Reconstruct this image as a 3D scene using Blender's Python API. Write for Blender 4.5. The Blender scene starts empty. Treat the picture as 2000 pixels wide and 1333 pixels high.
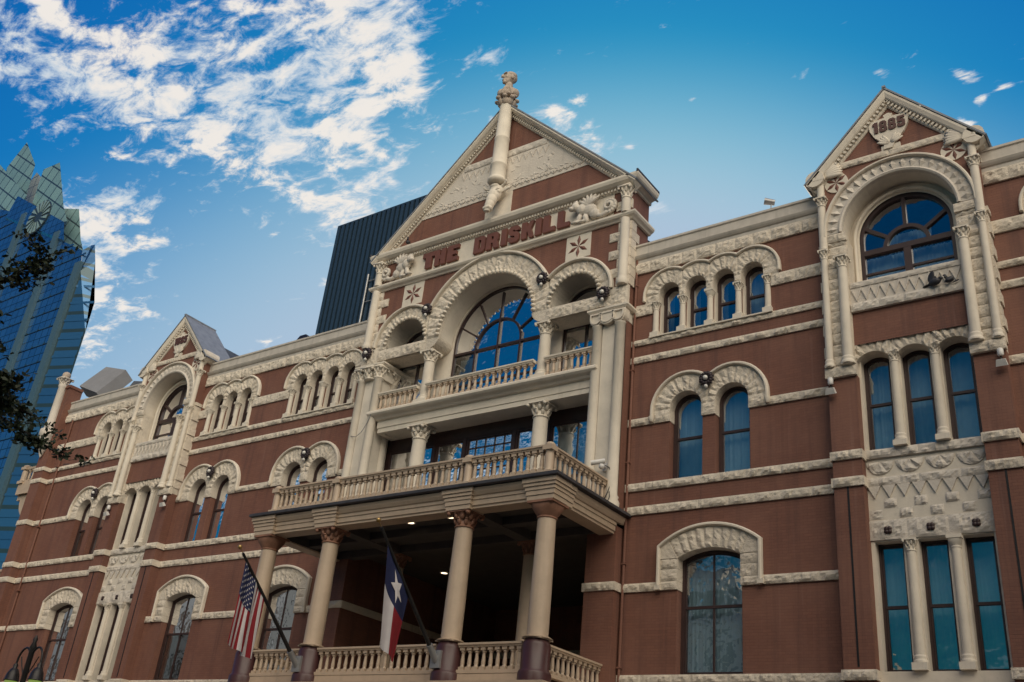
import bpy, bmesh, math, random
from math import sin, cos, pi, radians as rad, sqrt, atan2, hypot
from mathutils import Vector, Matrix, noise
from mathutils.geometry import tessellate_polygon
random.seed(7)
C = bpy.context.scene.collection
SC = bpy.context.scene

# ------------------------------------------------------------------ camera
cd = bpy.data.cameras.new('camera'); cam = bpy.data.objects.new('camera', cd); C.objects.link(cam)
R2 = Vector((0.814776, 0.57184, 0.095598)); U2 = Vector((0.192778, -0.422713, 0.885523)); F2 = Vector((-0.546788, 0.703073, 0.454655))
mw = Matrix((R2, U2, -F2)).transposed().to_4x4(); mw.translation = Vector((0, -24, 1.6))
cam.matrix_world = mw
cd.sensor_width = 36; cd.lens = 35; cd.clip_end = 6000; cd.clip_start = 0.1
SC.camera = cam
SC.view_settings.view_transform = 'Standard'; SC.view_settings.look = 'None'
SC.view_settings.exposure = 0.2; SC.view_settings.gamma = 1
SC.cycles.max_bounces = 7; SC.cycles.transparent_max_bounces = 10
SC.cycles.diffuse_bounces = 3

# ------------------------------------------------------------------ light
SUN_EL, SUN_AZ = rad(24), rad(-30)          # azimuth measured from +y towards +x
sdir = Vector((sin(SUN_AZ)*cos(SUN_EL), cos(SUN_AZ)*cos(SUN_EL), sin(SUN_EL)))
sl = bpy.data.lights.new('sun', 'SUN'); sl.energy = 3.6; sl.angle = rad(0.5); sl.color = (1, 0.86, 0.68)
so = bpy.data.objects.new('sun', sl); C.objects.link(so)
so.rotation_euler = (-sdir).to_track_quat('-Z', 'Y').to_euler()

# cloud clumps: rows of a 2x3 map from the cloud layer (x/z, y/z) to each clump's own unit circle, last number its weight
BL = [[4.78,7.77,2.67,-5.63,10.05,-12.17],[5.46,7.75,2.51,-5.8,10.44,-12.98],[6.14,7.63,2.31,-5.09,9.27,-12.06],[7.93,9.51,2.81,-7.92,14.09,-16.75],[9.35,10.25,2.86,-8.33,14.72,-17.05],[7.56,7.44,1.91,-5.52,9.77,-11.42],[7.57,7.73,2.04,-4.82,8.71,-11.03],[13.79,12.84,3.13,-6.43,11.57,-14.39],[6.94,7.75,2.19,-5.65,10.35,-13.77],[6.72,7.11,1.93,-5.75,10.79,-15.55],[9.38,9.23,2.36,-5.89,11.02,-15.72],[11.94,11.12,2.71,-6.51,12.38,-18.52],[9.68,9.53,2.44,-5.28,10.25,-16.25],[12.9,12.13,2.98,-6.9,13.52,-22.08],[11.75,16.11,5.13,-8.72,16.26,-22.99],[9.48,12.32,3.82,-6.4,11.75,-15.79],[20.44,25.63,7.79,-12.9,24.43,-36.2],[32.49,38.62,11.36,-16.75,32.15,-49.52],[29.92,34.01,9.72,-17.6,33.51,-50.38],[21.89,19.3,4.45,-11.14,20.09,-25.21],[39.16,44.51,12.72,-34.62,67.55,-109.05],[9.4,15.58,5.39,-12.8,22.43,-25.09],[9.77,14.78,4.93,-5.25,10.3,-16.82],[10.08,14.72,4.83,-6.72,13.13,-21.23],[13.55,18.17,5.72,-17.48,34.83,-59.33],[12.41,18.36,6.06,-5.08,10.23,-17.94],[21.04,29.11,9.32,-13.78,26.81,-42.95],[10.8,15.76,5.17,-4.15,8.54,-15.69],[9.94,14.91,4.95,-3.96,8.42,-16.57],[8.58,12.19,3.95,-5.98,12.71,-25.02],[9.42,14.13,4.7,-3.5,7.66,-15.92],[35.72,47.69,14.99,-20.1,42.7,-84.05],[16.73,14.74,3.4,-17.08,32.84,-50.82],[28.76,25.94,6.12,-18.79,35.48,-52.09],[30.95,19.47,2.56,-14.44,26.56,-35.85],[26.67,16.11,1.88,-12.57,23.42,-32.95],[43.79,28.25,3.95,-23.49,42.88,-56.3],[47.44,18.25,-1.62,-37.73,68.47,-88.03],[51.52,11.68,-5.64,-32.99,59.24,-73.21],[94.19,20.69,-10.63,-38.38,69.76,-90.18],[103.32,30.96,-7.71,-60.08,108.2,-135.16],[78.37,15.48,-9.67,-48.53,87.49,-109.78],[72.34,16.69,-7.78,-47.41,87.28,-118.01],[45.67,24.32,1.66,-21.12,41.24,-66.71],[90.14,50.35,4.41,-52.16,97.84,-140.67],[86.75,41.36,0.86,-52.97,97.0,-128.76],[34.12,24.78,4.4,-26.87,49.37,-66.32],[30.73,30.65,7.94,-17.96,36.98,-68.13],[31.7,34.76,9.69,-13.52,29.61,-61.92],[56.87,35.06,4.36,-44.41,80.47,-102.8]]

class NT:
    """tiny helper for building node trees"""
    def __init__(s, tree): s.t = tree; s.n = tree.nodes; s.l = tree.links
    def new(s, typ, **kw):
        nd = s.n.new(typ)
        for k, v in kw.items():
            if k.startswith('i_'):
                key = k[2:]; key = int(key) if key.isdigit() else key.replace('_', ' ')
                if hasattr(v, 'is_linked'): s.l.new(v, nd.inputs[key])
                else: nd.inputs[key].default_value = v
            else: setattr(nd, k, v)
        return nd
    def math(s, op, a, b=None, c=None, clamp=False):
        nd = s.n.new('ShaderNodeMath'); nd.operation = op; nd.use_clamp = clamp
        for i, v in enumerate((a, b, c)):
            if v is None: continue
            if hasattr(v, 'is_linked'): s.l.new(v, nd.inputs[i])
            else: nd.inputs[i].default_value = v
        return nd.outputs[0]
    def vmath(s, op, a, b=None):
        nd = s.n.new('ShaderNodeVectorMath'); nd.operation = op
        for i, v in enumerate((a, b)):
            if v is None: continue
            if hasattr(v, 'is_linked'): s.l.new(v, nd.inputs[i])
            else: nd.inputs[i].default_value = v
        return nd.outputs['Value'] if op in ('DOT_PRODUCT', 'LENGTH') else nd.outputs[0]
    def mix(s, f, a, b, blend='MIX'):
        nd = s.n.new('ShaderNodeMix'); nd.data_type = 'RGBA'; nd.blend_type = blend
        for k, v in ((0, f), (6, a), (7, b)):
            if hasattr(v, 'is_linked'): s.l.new(v, nd.inputs[k])
            else: nd.inputs[k].default_value = v if k == 0 else (tuple(v)+(1,))[:4]
        return nd.outputs[2]
    def rng(s, v, a, b, c=0., d=1., smooth=True):
        nd = s.n.new('ShaderNodeMapRange'); nd.interpolation_type = 'SMOOTHSTEP' if smooth else 'LINEAR'
        s.l.new(v, nd.inputs[0])
        for i, x in enumerate((a, b, c, d)): nd.inputs[i+1].default_value = x
        return nd.outputs[0]

def build_world():
    w = bpy.data.worlds.new('World'); SC.world = w; w.use_nodes = True
    t = NT(w.node_tree); t.n.clear()
    out = t.new('ShaderNodeOutputWorld'); bg = t.new('ShaderNodeBackground'); bg.inputs[1].default_value = 0.12
    t.l.new(bg.outputs[0], out.inputs[0])
    sky = t.new('ShaderNodeTexSky', sky_type='NISHITA', sun_disc=False, sun_elevation=SUN_EL, sun_rotation=SUN_AZ)
    sky.air_density = 1.0; sky.dust_density = 0.8; sky.ozone_density = 1.6
    sp = t.new('ShaderNodeSeparateColor'); t.l.new(sky.outputs[0], sp.inputs[0])
    def chan(i, a, p): return t.math('MULTIPLY', t.math('POWER', t.math('MULTIPLY', sp.outputs[i], .8), p), a)
    deep = t.new('ShaderNodeCombineColor', i_0=chan(0, .021, 2.0), i_1=chan(1, .545, 1.13), i_2=chan(2, 1.95, .475)).outputs[0]
    tc = t.new('ShaderNodeTexCoord'); sep = t.new('ShaderNodeSeparateXYZ'); t.l.new(tc.outputs['Generated'], sep.inputs[0])
    z = t.math('MAXIMUM', sep.outputs[2], 0.02)
    # pale air low down and towards the sun
    el = t.math('ARCSINE', sep.outputs[2]); dist = t.math('ARCCOSINE', t.vmath('DOT_PRODUCT', tc.outputs['Generated'], tuple(sdir)))
    dim = t.rng(dist, rad(18), rad(62), 1.0, .60); dimb = t.rng(dist, rad(25), rad(100), 1.0, .44)
    deep = t.mix(1.0, deep, t.new('ShaderNodeCombineColor', i_0=dim, i_1=dim, i_2=dimb).outputs[0], 'MULTIPLY')
    pale = t.rng(t.math('ADD', el, dist), rad(67), rad(41))
    skycol = t.mix(pale, deep, (3.0, 3.85, 4.95))
    u = t.math('DIVIDE', sep.outputs[0], z); v = t.math('DIVIDE', sep.outputs[1], z)
    uv1 = t.new('ShaderNodeCombineXYZ', i_0=u, i_1=v, i_2=1.0).outputs[0]
    warp = t.new('ShaderNodeTexNoise'); warp.inputs['Scale'].default_value = 5; warp.inputs['Detail'].default_value = 3
    t.l.new(uv1, warp.inputs['Vector'])
    off = t.vmath('MULTIPLY', t.vmath('SUBTRACT', warp.outputs['Color'], (.5, .5, .5)), (.16, .16, 0))
    uvw = t.vmath('ADD', uv1, off)
    mask = None
    for b in BL:
        a = t.vmath('DOT_PRODUCT', uvw, tuple(b[:3])); c = t.vmath('DOT_PRODUCT', uvw, tuple(b[3:6]))
        r2 = t.math('ADD', t.math('MULTIPLY', a, a), t.math('MULTIPLY', c, c))
        m = t.math('DIVIDE', 1.0, t.math('MULTIPLY_ADD', t.math('MULTIPLY', r2, r2), 1.0, 1.0))
        mask = m if mask is None else t.math('ADD', mask, m)
    mask = t.math('MINIMUM', mask, 1.25)
    mp = t.new('ShaderNodeMapping'); mp.inputs['Rotation'].default_value = (0, 0, rad(28)); mp.inputs['Scale'].default_value = (10.5, 19, 1)
    t.l.new(uv1, mp.inputs['Vector'])
    n1 = t.new('ShaderNodeTexNoise'); n1.inputs['Scale'].default_value = 1.25; n1.inputs['Detail'].default_value = 9; n1.inputs['Roughness'].default_value = .66
    n1.inputs['Distortion'].default_value = .35
    t.l.new(mp.outputs[0], n1.inputs['Vector'])
    n3 = t.new('ShaderNodeTexNoise'); n3.inputs['Scale'].default_value = 5.5; n3.inputs['Detail'].default_value = 4
    t.l.new(uv1, n3.inputs['Vector'])
    nn = t.math('ADD', t.math('MULTIPLY_ADD', t.math('SUBTRACT', n1.outputs[0], .5), 1.45, .5), t.math('MULTIPLY', t.math('SUBTRACT', n3.outputs[0], .5), .5))
    d = t.math('ADD', t.math('MULTIPLY', mask, .25), t.math('SUBTRACT', nn, t.rng(mask, .0, .2, .075, 0.0)))
    cov = t.rng(d, .63, .93)
    # a faint scatter of small clouds over the rest of the sky
    n2 = t.new('ShaderNodeTexNoise'); n2.inputs['Scale'].default_value = 1.5; n2.inputs['Detail'].default_value = 7; n2.inputs['Roughness'].default_value = .6
    t.l.new(uv1, n2.inputs['Vector'])
    rest = t.math('MULTIPLY', t.rng(n2.outputs[0], .56, .76), t.rng(v, -.6, .3, 1.0, 0.0))
    cov = t.math('MAXIMUM', cov, rest)
    cov = t.math('MULTIPLY', cov, t.rng(sep.outputs[2], .12, .3))
    dens = t.rng(t.math('ADD', d, t.math('MULTIPLY', t.math('SUBTRACT', warp.outputs[0], .5), .9)), .68, 1.02)
    ccol = t.mix(dens, (4.0, 4.7, 5.4), (6.5, 6.1, 5.65))
    col = t.mix(t.math('MULTIPLY', cov, .96), skycol, ccol)
    # unseen warm fill light added behind the camera, shaped as a cloud
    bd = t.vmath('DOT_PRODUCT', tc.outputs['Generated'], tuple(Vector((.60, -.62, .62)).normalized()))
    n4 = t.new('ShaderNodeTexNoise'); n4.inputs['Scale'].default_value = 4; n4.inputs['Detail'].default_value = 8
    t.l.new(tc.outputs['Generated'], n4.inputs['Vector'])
    fill_glow = t.math('MULTIPLY', t.rng(t.math('ADD', bd, t.math('MULTIPLY', t.math('SUBTRACT', n4.outputs[0], .5), 0.5)), .76, .90), t.rng(sep.outputs[2], .0, .1))
    col = t.mix(t.math('MULTIPLY', fill_glow, .92), col, (29, 26.2, 21.8))
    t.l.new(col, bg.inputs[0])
build_world()

# ------------------------------------------------------------------ materials
M = {}
def newmat(name):
    m = bpy.data.materials.new(name); m.use_nodes = True; M[name] = m
    t = NT(m.node_tree); b = t.n['Principled BSDF']
    return m, t, b
def objco(t): return t.new('ShaderNodeTexCoord').outputs['Object']
def noise_tex(t, vec, scale, detail=4, rough=.55):
    n = t.new('ShaderNodeTexNoise'); n.inputs['Scale'].default_value = scale; n.inputs['Detail'].default_value = detail
    n.inputs['Roughness'].default_value = rough; t.l.new(vec, n.inputs['Vector']); return n.outputs[0]
def scaled(t, vec, s): return t.vmath('MULTIPLY', vec, s)
def bump(t, b, h, strength, dist):
    bp = t.new('ShaderNodeBump'); bp.inputs['Strength'].default_value = strength; bp.inputs['Distance'].default_value = dist
    t.l.new(h, bp.inputs['Height']); t.l.new(bp.outputs[0], b.inputs['Normal']); return bp
def simple(name, col, rough=.6, metal=0., var=.12, vscale=3., bs=0., bscale=30., streak=0.):
    m, t, b = newmat(name); co = objco(t)
    n = noise_tex(t, co, vscale, 5)
    c = t.mix(t.rng(n, .3, .7), [x*(1-var) for x in col], [min(1, x*(1+var)) for x in col])
    if streak:
        s = noise_tex(t, scaled(t, co, (5, 5, .35)), 1.0, 4)
        c = t.mix(t.rng(s, .5, .78, 0, streak), c, [x*.55 for x in col])
    t.l.new(c, b.inputs['Base Color']); b.inputs['Roughness'].default_value = rough; b.inputs['Metallic'].default_value = metal
    if bs: bump(t, b, noise_tex(t, co, bscale, 4), bs, .02)
    return m

def brick_mat():
    m, t, b = newmat('painted_brick'); co = objco(t); s = t.new('ShaderNodeSeparateXYZ'); t.l.new(co, s.inputs[0])
    uv = t.new('ShaderNodeCombineXYZ', i_0=t.math('ADD', s.outputs[0], s.outputs[1]), i_1=s.outputs[2]).outputs[0]
    br = t.new('ShaderNodeTexBrick'); t.l.new(uv, br.inputs['Vector'])
    br.inputs['Scale'].default_value = 1; br.inputs['Brick Width'].default_value = .23; br.inputs['Row Height'].default_value = .078
    br.inputs['Mortar Size'].default_value = .006; br.inputs['Mortar Smooth'].default_value = .3
    br.inputs['Color1'].default_value = (.19, .077, .049, 1); br.inputs['Color2'].default_value = (.158, .064, .042, 1); br.inputs['Mortar'].default_value = (.12, .047, .031, 1)
    big = noise_tex(t, co, .45, 6, .6); c = t.mix(t.rng(big, .3, .7), br.outputs[0], (.235, .112, .077)); c = t.mix(.55, br.outputs[0], c)
    st = noise_tex(t, scaled(t, co, (3.2, 3.2, .16)), 1.0, 5, .65)
    c = t.mix(t.rng(st, .46, .72, 0, .62), c, (.10, .045, .036))
    st2 = noise_tex(t, scaled(t, co, (7, 7, .3)), 1.0, 4, .6)
    c = t.mix(t.rng(st2, .58, .78, 0, .3), c, (.29, .16, .125))
    t.l.new(c, b.inputs['Base Color']); b.inputs['Roughness'].default_value = .75
    h = t.math('ADD', t.math('MULTIPLY', br.outputs['Fac'], -.6), t.math('MULTIPLY', noise_tex(t, co, 18, 4), .5))
    bump(t, b, h, .55, .014)
brick_mat()
def stone_mat(name, col, bs, dark=(.33, .29, .25), amt=.55, rough=.85, bscale=9):
    m, t, b = newmat(name); co = objco(t)
    n = noise_tex(t, co, 1.3, 6, .6); f = noise_tex(t, co, bscale, 7, .68)
    c = t.mix(t.rng(n, .3, .7), [x*.9 for x in col], [min(1, x*1.06) for x in col])
    c = t.mix(t.rng(f, .58, .8, 0, amt), c, dark)
    st = noise_tex(t, scaled(t, co, (4, 4, .4)), 1.0, 5, .65)
    c = t.mix(t.rng(st, .56, .8, 0, amt*.8), c, dark)
    t.l.new(c, b.inputs['Base Color']); b.inputs['Roughness'].default_value = rough
    bump(t, b, f, bs, .05)
stone_mat('rock_stone', (.65, .57, .465), .9, amt=.8)
stone_mat('smooth_stone', (.67, .60, .50), .16, amt=.5, bscale=6)
stone_mat('carved_stone', (.61, .55, .475), .4, amt=.6, bscale=14)
stone_mat('grey_stone', (.21, .21, .22), .3, dark=(.2, .19, .18), amt=.7)
stone_mat('statue_stone', (.44, .36, .29), .3, dark=(.10, .085, .07), amt=.85, bscale=7)
stone_mat('beige_limestone', (.62, .52, .38), .1, amt=.2)  # warm beige stone
simple('tan_paint', (.50, .385, .28), .5, var=.06, bs=.05, streak=.25)
simple('parapet_paint', (.50, .455, .395), .6, var=.08, bs=.05, streak=.45)
simple('terracotta_paint', (.27, .135, .085), .6, var=.2, bs=.3, bscale=18)
simple('maroon_paint', (.060, .022, .022), .4, var=.1)
simple('date_paint', (.085, .036, .028), .6, var=.1)
simple('letter_paint', (.15, .056, .04), .6, var=.1)
simple('slate', (.065, .072, .085), .7, var=.25, bs=.4, bscale=8)
simple('zinc', (.22, .235, .265), .5, var=.12, streak=.5)
simple('roof_edge', (.05, .048, .055), .6, var=.2)
simple('frame_paint', (.040, .020, .018), .45, var=.15)
simple('curtain_cloth', (.62, .65, .65), .9, var=.06)
simple('drape_cloth', (.30, .30, .28), .9, var=.1)
simple('room_shade', (.035, .032, .03), .9)  # near-black: the darkness of unlit rooms put into the colour
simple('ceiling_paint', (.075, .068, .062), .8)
simple('black_metal', (.02, .018, .018), .45, metal=.3, var=.2)
simple('dark_lead', (.03, .02, .024), .5, metal=.2, var=.3, bs=.3)
simple('grey_metal', (.33, .33, .33), .4, metal=.5)
simple('white_plastic', (.62, .60, .57), .4)
simple('gilt', (.42, .27, .10), .35, metal=.7)
simple('globe_glass', (.62, .60, .56), .15)
simple('pigeon_feathers', (.035, .035, .042), .6, var=.4)
simple('bark', (.06, .045, .035), .9, var=.3, bs=.5)
simple('asphalt', (.05, .05, .052), .9, var=.2, bs=.3)
simple('concrete', (.24, .23, .21), .85, var=.12, bs=.2)
simple('road_paint', (.7, .7, .66), .7)
simple('soil', (.16, .13, .10), .95, var=.3, vscale=.4)
simple('flag_red', (.27, .013, .022), .75, var=.08)
simple('flag_white', (.62, .58, .58), .75, var=.05)
simple('flag_blue', (.012, .018, .07), .75, var=.1)
simple('leaf_dark', (.030, .042, .014), .6, var=.35, vscale=2)
simple('office_stucco', (.50, .40, .29), .85, var=.1, bs=.1)
simple('office_brick', (.34, .20, .14), .85, var=.15, bs=.2)
simple('office_cream', (.60, .53, .42), .85, var=.1, bs=.1)
simple('office_dark', (.06, .075, .09), .5)
simple('office_brown', (.13, .10, .08), .8)
simple('dark_rib', (.030, .055, .085), .35, metal=.2, var=.1)
simple('dark_rib_back', (.008, .012, .018), .5)
simple('strip_metal', (.07, .13, .165), .45, metal=.2, var=.1)
simple('clock_face', (.03, .045, .05), .35)
simple('clock_blade', (.20, .30, .31), .4)
def glass_mat(name, f0, tint, extra=.0, wav=.15):
    m, t, b = newmat(name); t.n.remove(b); co = objco(t)
    gl = t.new('ShaderNodeBsdfGlossy'); gl.inputs['Roughness'].default_value = .015; gl.inputs['Color'].default_value = (.95, .97, 1, 1)
    tr = t.new('ShaderNodeBsdfTransparent'); tr.inputs['Color'].default_value = tint+(1,)
    bp = t.new('ShaderNodeBump'); bp.inputs['Strength'].default_value = wav; bp.inputs['Distance'].default_value = .02
    t.l.new(noise_tex(t, co, 2.6, 2), bp.inputs['Height']); t.l.new(bp.outputs[0], gl.inputs['Normal'])
    fr = t.new('ShaderNodeFresnel'); fr.inputs['IOR'].default_value = 1.5
    f = t.math('ADD', t.math('MULTIPLY', fr.outputs[0], f0), extra, clamp=True)
    mx = t.new('ShaderNodeMixShader'); t.l.new(f, mx.inputs[0]); t.l.new(tr.outputs[0], mx.inputs[1]); t.l.new(gl.outputs[0], mx.inputs[2])
    t.l.new(mx.outputs[0], t.n['Material Output'].inputs[0])
glass_mat('window_glass', 2.3, (.60, .73, .79), .19, .35)
def tower_glass(name, c1, c2, line, bw, rh, ms, rough, frame_rot=None, metal=.0):
    m, t, b = newmat(name); co = objco(t); s = t.new('ShaderNodeSeparateXYZ'); t.l.new(co, s.inputs[0])
    uv = t.new('ShaderNodeCombineXYZ', i_0=t.math('ADD', s.outputs[0], t.math('MULTIPLY', s.outputs[1], -.8)), i_1=s.outputs[2]).outputs[0]
    if frame_rot is not None:
        mp = t.new('ShaderNodeMapping'); mp.inputs['Rotation'].default_value = (0, 0, frame_rot); t.l.new(uv, mp.inputs['Vector']); uv = mp.outputs[0]
    br = t.new('ShaderNodeTexBrick'); t.l.new(uv, br.inputs['Vector']); br.offset = 0
    br.inputs['Scale'].default_value = 1; br.inputs['Brick Width'].default_value = bw; br.inputs['Row Height'].default_value = rh
    br.inputs['Mortar Size'].default_value = ms; br.inputs['Mortar Smooth'].default_value = .1
    br.inputs['Color1'].default_value = c1+(1,); br.inputs['Color2'].default_value = c2+(1,); br.inputs['Mortar'].default_value = line+(1,)
    t.l.new(br.outputs[0], b.inputs['Base Color']); b.inputs['Metallic'].default_value = metal
    b.inputs['Roughness'].default_value = rough; b.inputs['IOR'].default_value = 1.7
    bp = bump(t, b, noise_tex(t, co, .12, 2), .12, 1.0)
tower_glass('tower_glass', (.03, .13, .32), (.04, .16, .37), (.015, .04, .075), 2.2, 1.95, .10, .14, metal=.5)
tower_glass('tower_side_glass', (.03, .12, .27), (.04, .15, .30), (.04, .075, .09), 4.2, 3.9, .4, .3, metal=.5)
tower_glass('crown_glass', (.17, .29, .29), (.21, .35, .34), (.03, .05, .055), 4.4, 3.4, .2, .35, frame_rot=rad(33))
tower_glass('lantern_glass', (.42, .41, .34), (.36, .36, .31), (.12, .13, .12), 3.0, 3.4, .16, .3)
def emit(name, col, s):
    m, t, b = newmat(name); b.inputs['Emission Color'].default_value = col+(1,); b.inputs['Emission Strength'].default_value = s
    b.inputs['Base Color'].default_value = (.1, .1, .1, 1)
emit('lamp_glow', (1, .78, .5), 3.0)
emit('street_lamp_glow', (.45, .62, .12), .35)

# ------------------------------------------------------------------ mesh helpers
WP = {}
class MB:
    def __init__(s): s.v = []; s.f = []; s.m = []; s.sm = []
    def add(s, vs, fs, smooth=False, mi=0):
        o = len(s.v); s.v += [tuple(x) for x in vs]; s.f += [tuple(i+o for i in f) for f in fs]
        s.m += [mi]*len(fs); s.sm += [smooth]*len(fs)
    def box(s, x0, x1, y0, y1, z0, z1, mi=0):
        s.add([(x0,y0,z0),(x1,y0,z0),(x1,y1,z0),(x0,y1,z0),(x0,y0,z1),(x1,y0,z1),(x1,y1,z1),(x0,y1,z1)],
              [(0,1,5,4),(1,2,6,5),(2,3,7,6),(3,0,4,7),(4,5,6,7),(3,2,1,0)], mi=mi)
    def poly(s, loops, y, flip=False, mi=0):
        """filled xz polygon with holes at depth y"""
        pts = [p for L in loops for p in L]
        tris = tessellate_polygon([[Vector((p[0], p[1], 0)) for p in L] for L in loops])
        fs = []
        for a, b, c in tris:
            A, B, D = pts[a], pts[b], pts[c]
            cr = (B[0]-A[0])*(D[1]-A[1])-(B[1]-A[1])*(D[0]-A[0])
            if abs(cr) < 1e-9: continue
            if (cr < 0) != flip: b, c = c, b
            fs.append((a, b, c))
        s.add([(p[0], y, p[1]) for p in pts], fs, mi=mi)
    def extrude(s, loops, y0, y1, back=True, mi=0):
        """xz polygon(s) extruded from y0 (front) to y1"""
        s.poly(loops, y0, mi=mi)
        if back: s.poly(loops, y1, True, mi=mi)
        for L in loops:
            n = len(L); vs = [(p[0], y0, p[1]) for p in L]+[(p[0], y1, p[1]) for p in L]
            s.add(vs, [(i, (i+1) % n, n+(i+1) % n, n+i) for i in range(n)], mi=mi)
    def strip(s, L, y0, y1, closed=False, smooth=False, mi=0):
        n = len(L); vs = [(p[0], y0, p[1]) for p in L]+[(p[0], y1, p[1]) for p in L]
        s.add(vs, [(i, (i+1) % n, n+(i+1) % n, n+i) for i in range(n if closed else n-1)], smooth, mi)
    def ring(s, A, B, y0, y1, mi=0):
        """flat ring between equal-length loops A (outer) and B (inner), given thickness"""
        n = len(A)
        for y in (y0, y1):
            s.add([(p[0], y, p[1]) for p in A]+[(p[0], y, p[1]) for p in B], [(i, (i+1) % n, n+(i+1) % n, n+i) for i in range(n)], mi=mi)
        s.strip(A, y0, y1, True, mi=mi); s.strip(B, y0, y1, True, mi=mi)
    def lathe(s, prof, c, seg=14, sq=None, mi=0):
        cx, cy, cz = c; n = len(prof); vs = []
        for r, z in prof:
            for k in range(seg):
                a = 2*pi*k/seg; vs.append((cx+r*cos(a), cy+r*sin(a), cz+z))
        fs = [(i*seg+k, i*seg+(k+1) % seg, (i+1)*seg+(k+1) % seg, (i+1)*seg+k) for i in range(n-1) for k in range(seg)]
        s.add(vs, fs, True, mi)
        s.add([vs[k] for k in range(seg)], [tuple(range(seg))[::-1]], mi=mi); s.add([vs[(n-1)*seg+k] for k in range(seg)], [tuple(range(seg))], mi=mi)
    def tube(s, pts, r, seg=8, mi=0, r1=None):
        pts = [Vector(p) for p in pts]; n = len(pts); vs = []
        for i, p in enumerate(pts):
            d = (pts[min(i+1, n-1)]-pts[max(i-1, 0)]).normalized()
            a = d.orthogonal().normalized(); b = d.cross(a); rr = r if r1 is None else r+(r1-r)*i/(n-1)
            if i and abs(d.dot(pa)) < .99:
                a = (pa-d*pa.dot(d)).normalized(); b = d.cross(a)
            pa = a
            for k in range(seg): vs.append(p+(a*cos(2*pi*k/seg)+b*sin(2*pi*k/seg))*rr)
        fs = [(i*seg+k, i*seg+(k+1) % seg, (i+1)*seg+(k+1) % seg, (i+1)*seg+k) for i in range(n-1) for k in range(seg)]
        s.add(vs, fs, True, mi); s.add(vs[:seg], [tuple(range(seg))[::-1]], mi=mi); s.add(vs[-seg:], [tuple(range(seg))], mi=mi)
    def ball(s, c, r, seg=10, rings=7, rot=None, mi=0):
        if not hasattr(r, '__len__'): r = (r, r, r)
        vs = []; c = Vector(c)
        for i in range(rings+1):
            t = pi*i/rings
            for k in range(seg):
                a = 2*pi*k/seg; p = Vector((r[0]*sin(t)*cos(a), r[1]*sin(t)*sin(a), r[2]*cos(t)))
                if rot: p = rot @ p
                vs.append(c+p)
        s.add(vs, [(i*seg+k, (i+1)*seg+k, (i+1)*seg+(k+1) % seg, i*seg+(k+1) % seg) for i in range(rings) for k in range(seg)], True, mi)
    def sweep_xz(s, path, prof, closed=False, mi=0, smooth=False):
        """path in xz; profile = list of (offset along left normal, y)"""
        n = len(path); P = [Vector((p[0], p[1])) for p in path]; rows = []
        for i in range(n):
            a = P[i]-P[i-1] if (i or closed) else P[1]-P[0]
            b = P[(i+1) % n]-P[i] if (i < n-1 or closed) else P[n-1]-P[n-2]
            a.normalize(); b.normalize(); na = Vector((-a.y, a.x)); nb = Vector((-b.y, b.x)); m = (na+nb)
            m = m.normalized() if m.length > .15 else na
            k = min(1/max(.45, m.dot(na)), 2.2)
            rows.append([(P[i].x+m.x*o*k, y, P[i].y+m.y*o*k) for o, y in prof])
        q = len(prof); vs = [p for r in rows for p in r]
        s.add(vs, [(i*q+j, i*q+(j+1) % q, ((i+1) % n)*q+(j+1) % q, ((i+1) % n)*q+j) for i in range(n if closed else n-1) for j in range(q)], smooth, mi)
        if not closed:
            s.add(rows[0], [tuple(range(q))], mi=mi); s.add(rows[-1], [tuple(range(q))[::-1]], mi=mi)
    def sweep_xy(s, path, prof, mi=0):
        """path in plan (xy); profile = list of (out to the right of travel, z)"""
        n = len(path); P = [Vector(p) for p in path]; rows = []
        for i in range(n):
            a = (P[i]-P[i-1] if i else P[1]-P[0]).normalized(); b = (P[i+1]-P[i] if i < n-1 else P[n-1]-P[n-2]).normalized()
            na = Vector((a.y, -a.x)); nb = Vector((b.y, -b.x)); m = (na+nb).normalized(); k = 1/max(.4, m.dot(na))
            rows.append([(P[i].x+m.x*o*k, P[i].y+m.y*o*k, z) for o, z in prof])
        q = len(prof); vs = [p for r in rows for p in r]
        s.add(vs, [(i*q+j, i*q+(j+1) % q, (i+1)*q+(j+1) % q, (i+1)*q+j) for i in range(n-1) for j in range(q)], mi=mi)
        s.add(rows[0], [tuple(range(q))], mi=mi); s.add(rows[-1], [tuple(range(q))[::-1]], mi=mi)
    def mesh(s, name, mats):
        me = bpy.data.meshes.new(name); me.from_pydata(s.v, [], s.f)
        mats = mats if isinstance(mats, (list, tuple)) else [mats]
        for m in mats: me.materials.append(M[m])
        me.polygons.foreach_set('material_index', s.m); me.polygons.foreach_set('use_smooth', s.sm)
        bm = bmesh.new(); bm.from_mesh(me); bmesh.ops.recalc_face_normals(bm, faces=bm.faces); bm.to_mesh(me); bm.free()
        me.update(); return me
    def build(s, name, mats, parent=None, label=None):
        """mesh in world coordinates under parent (whose origin is taken off)"""
        o = Vector(WP.get(parent.name, (0, 0, 0))) if parent else Vector((0, 0, 0))
        if parent: s.v = [tuple(Vector(p)-o) for p in s.v]
        ob = bpy.data.objects.new(name, s.mesh(name, mats)); C.objects.link(ob)
        if parent: ob.parent = parent
        WP[ob.name] = tuple(o)
        if label: ob['label'] = label
        return ob
def place(name, me, loc, parent=None, rz=0, sc=None):
    o = bpy.data.objects.new(name, me); C.objects.link(o)
    base = Vector(WP.get(parent.name, (0, 0, 0))) if parent else Vector((0, 0, 0))
    o.location = Vector(loc)-base; o.rotation_euler = (0, 0, rz)
    if sc: o.scale = sc
    if parent: o.parent = parent
    return o
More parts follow.
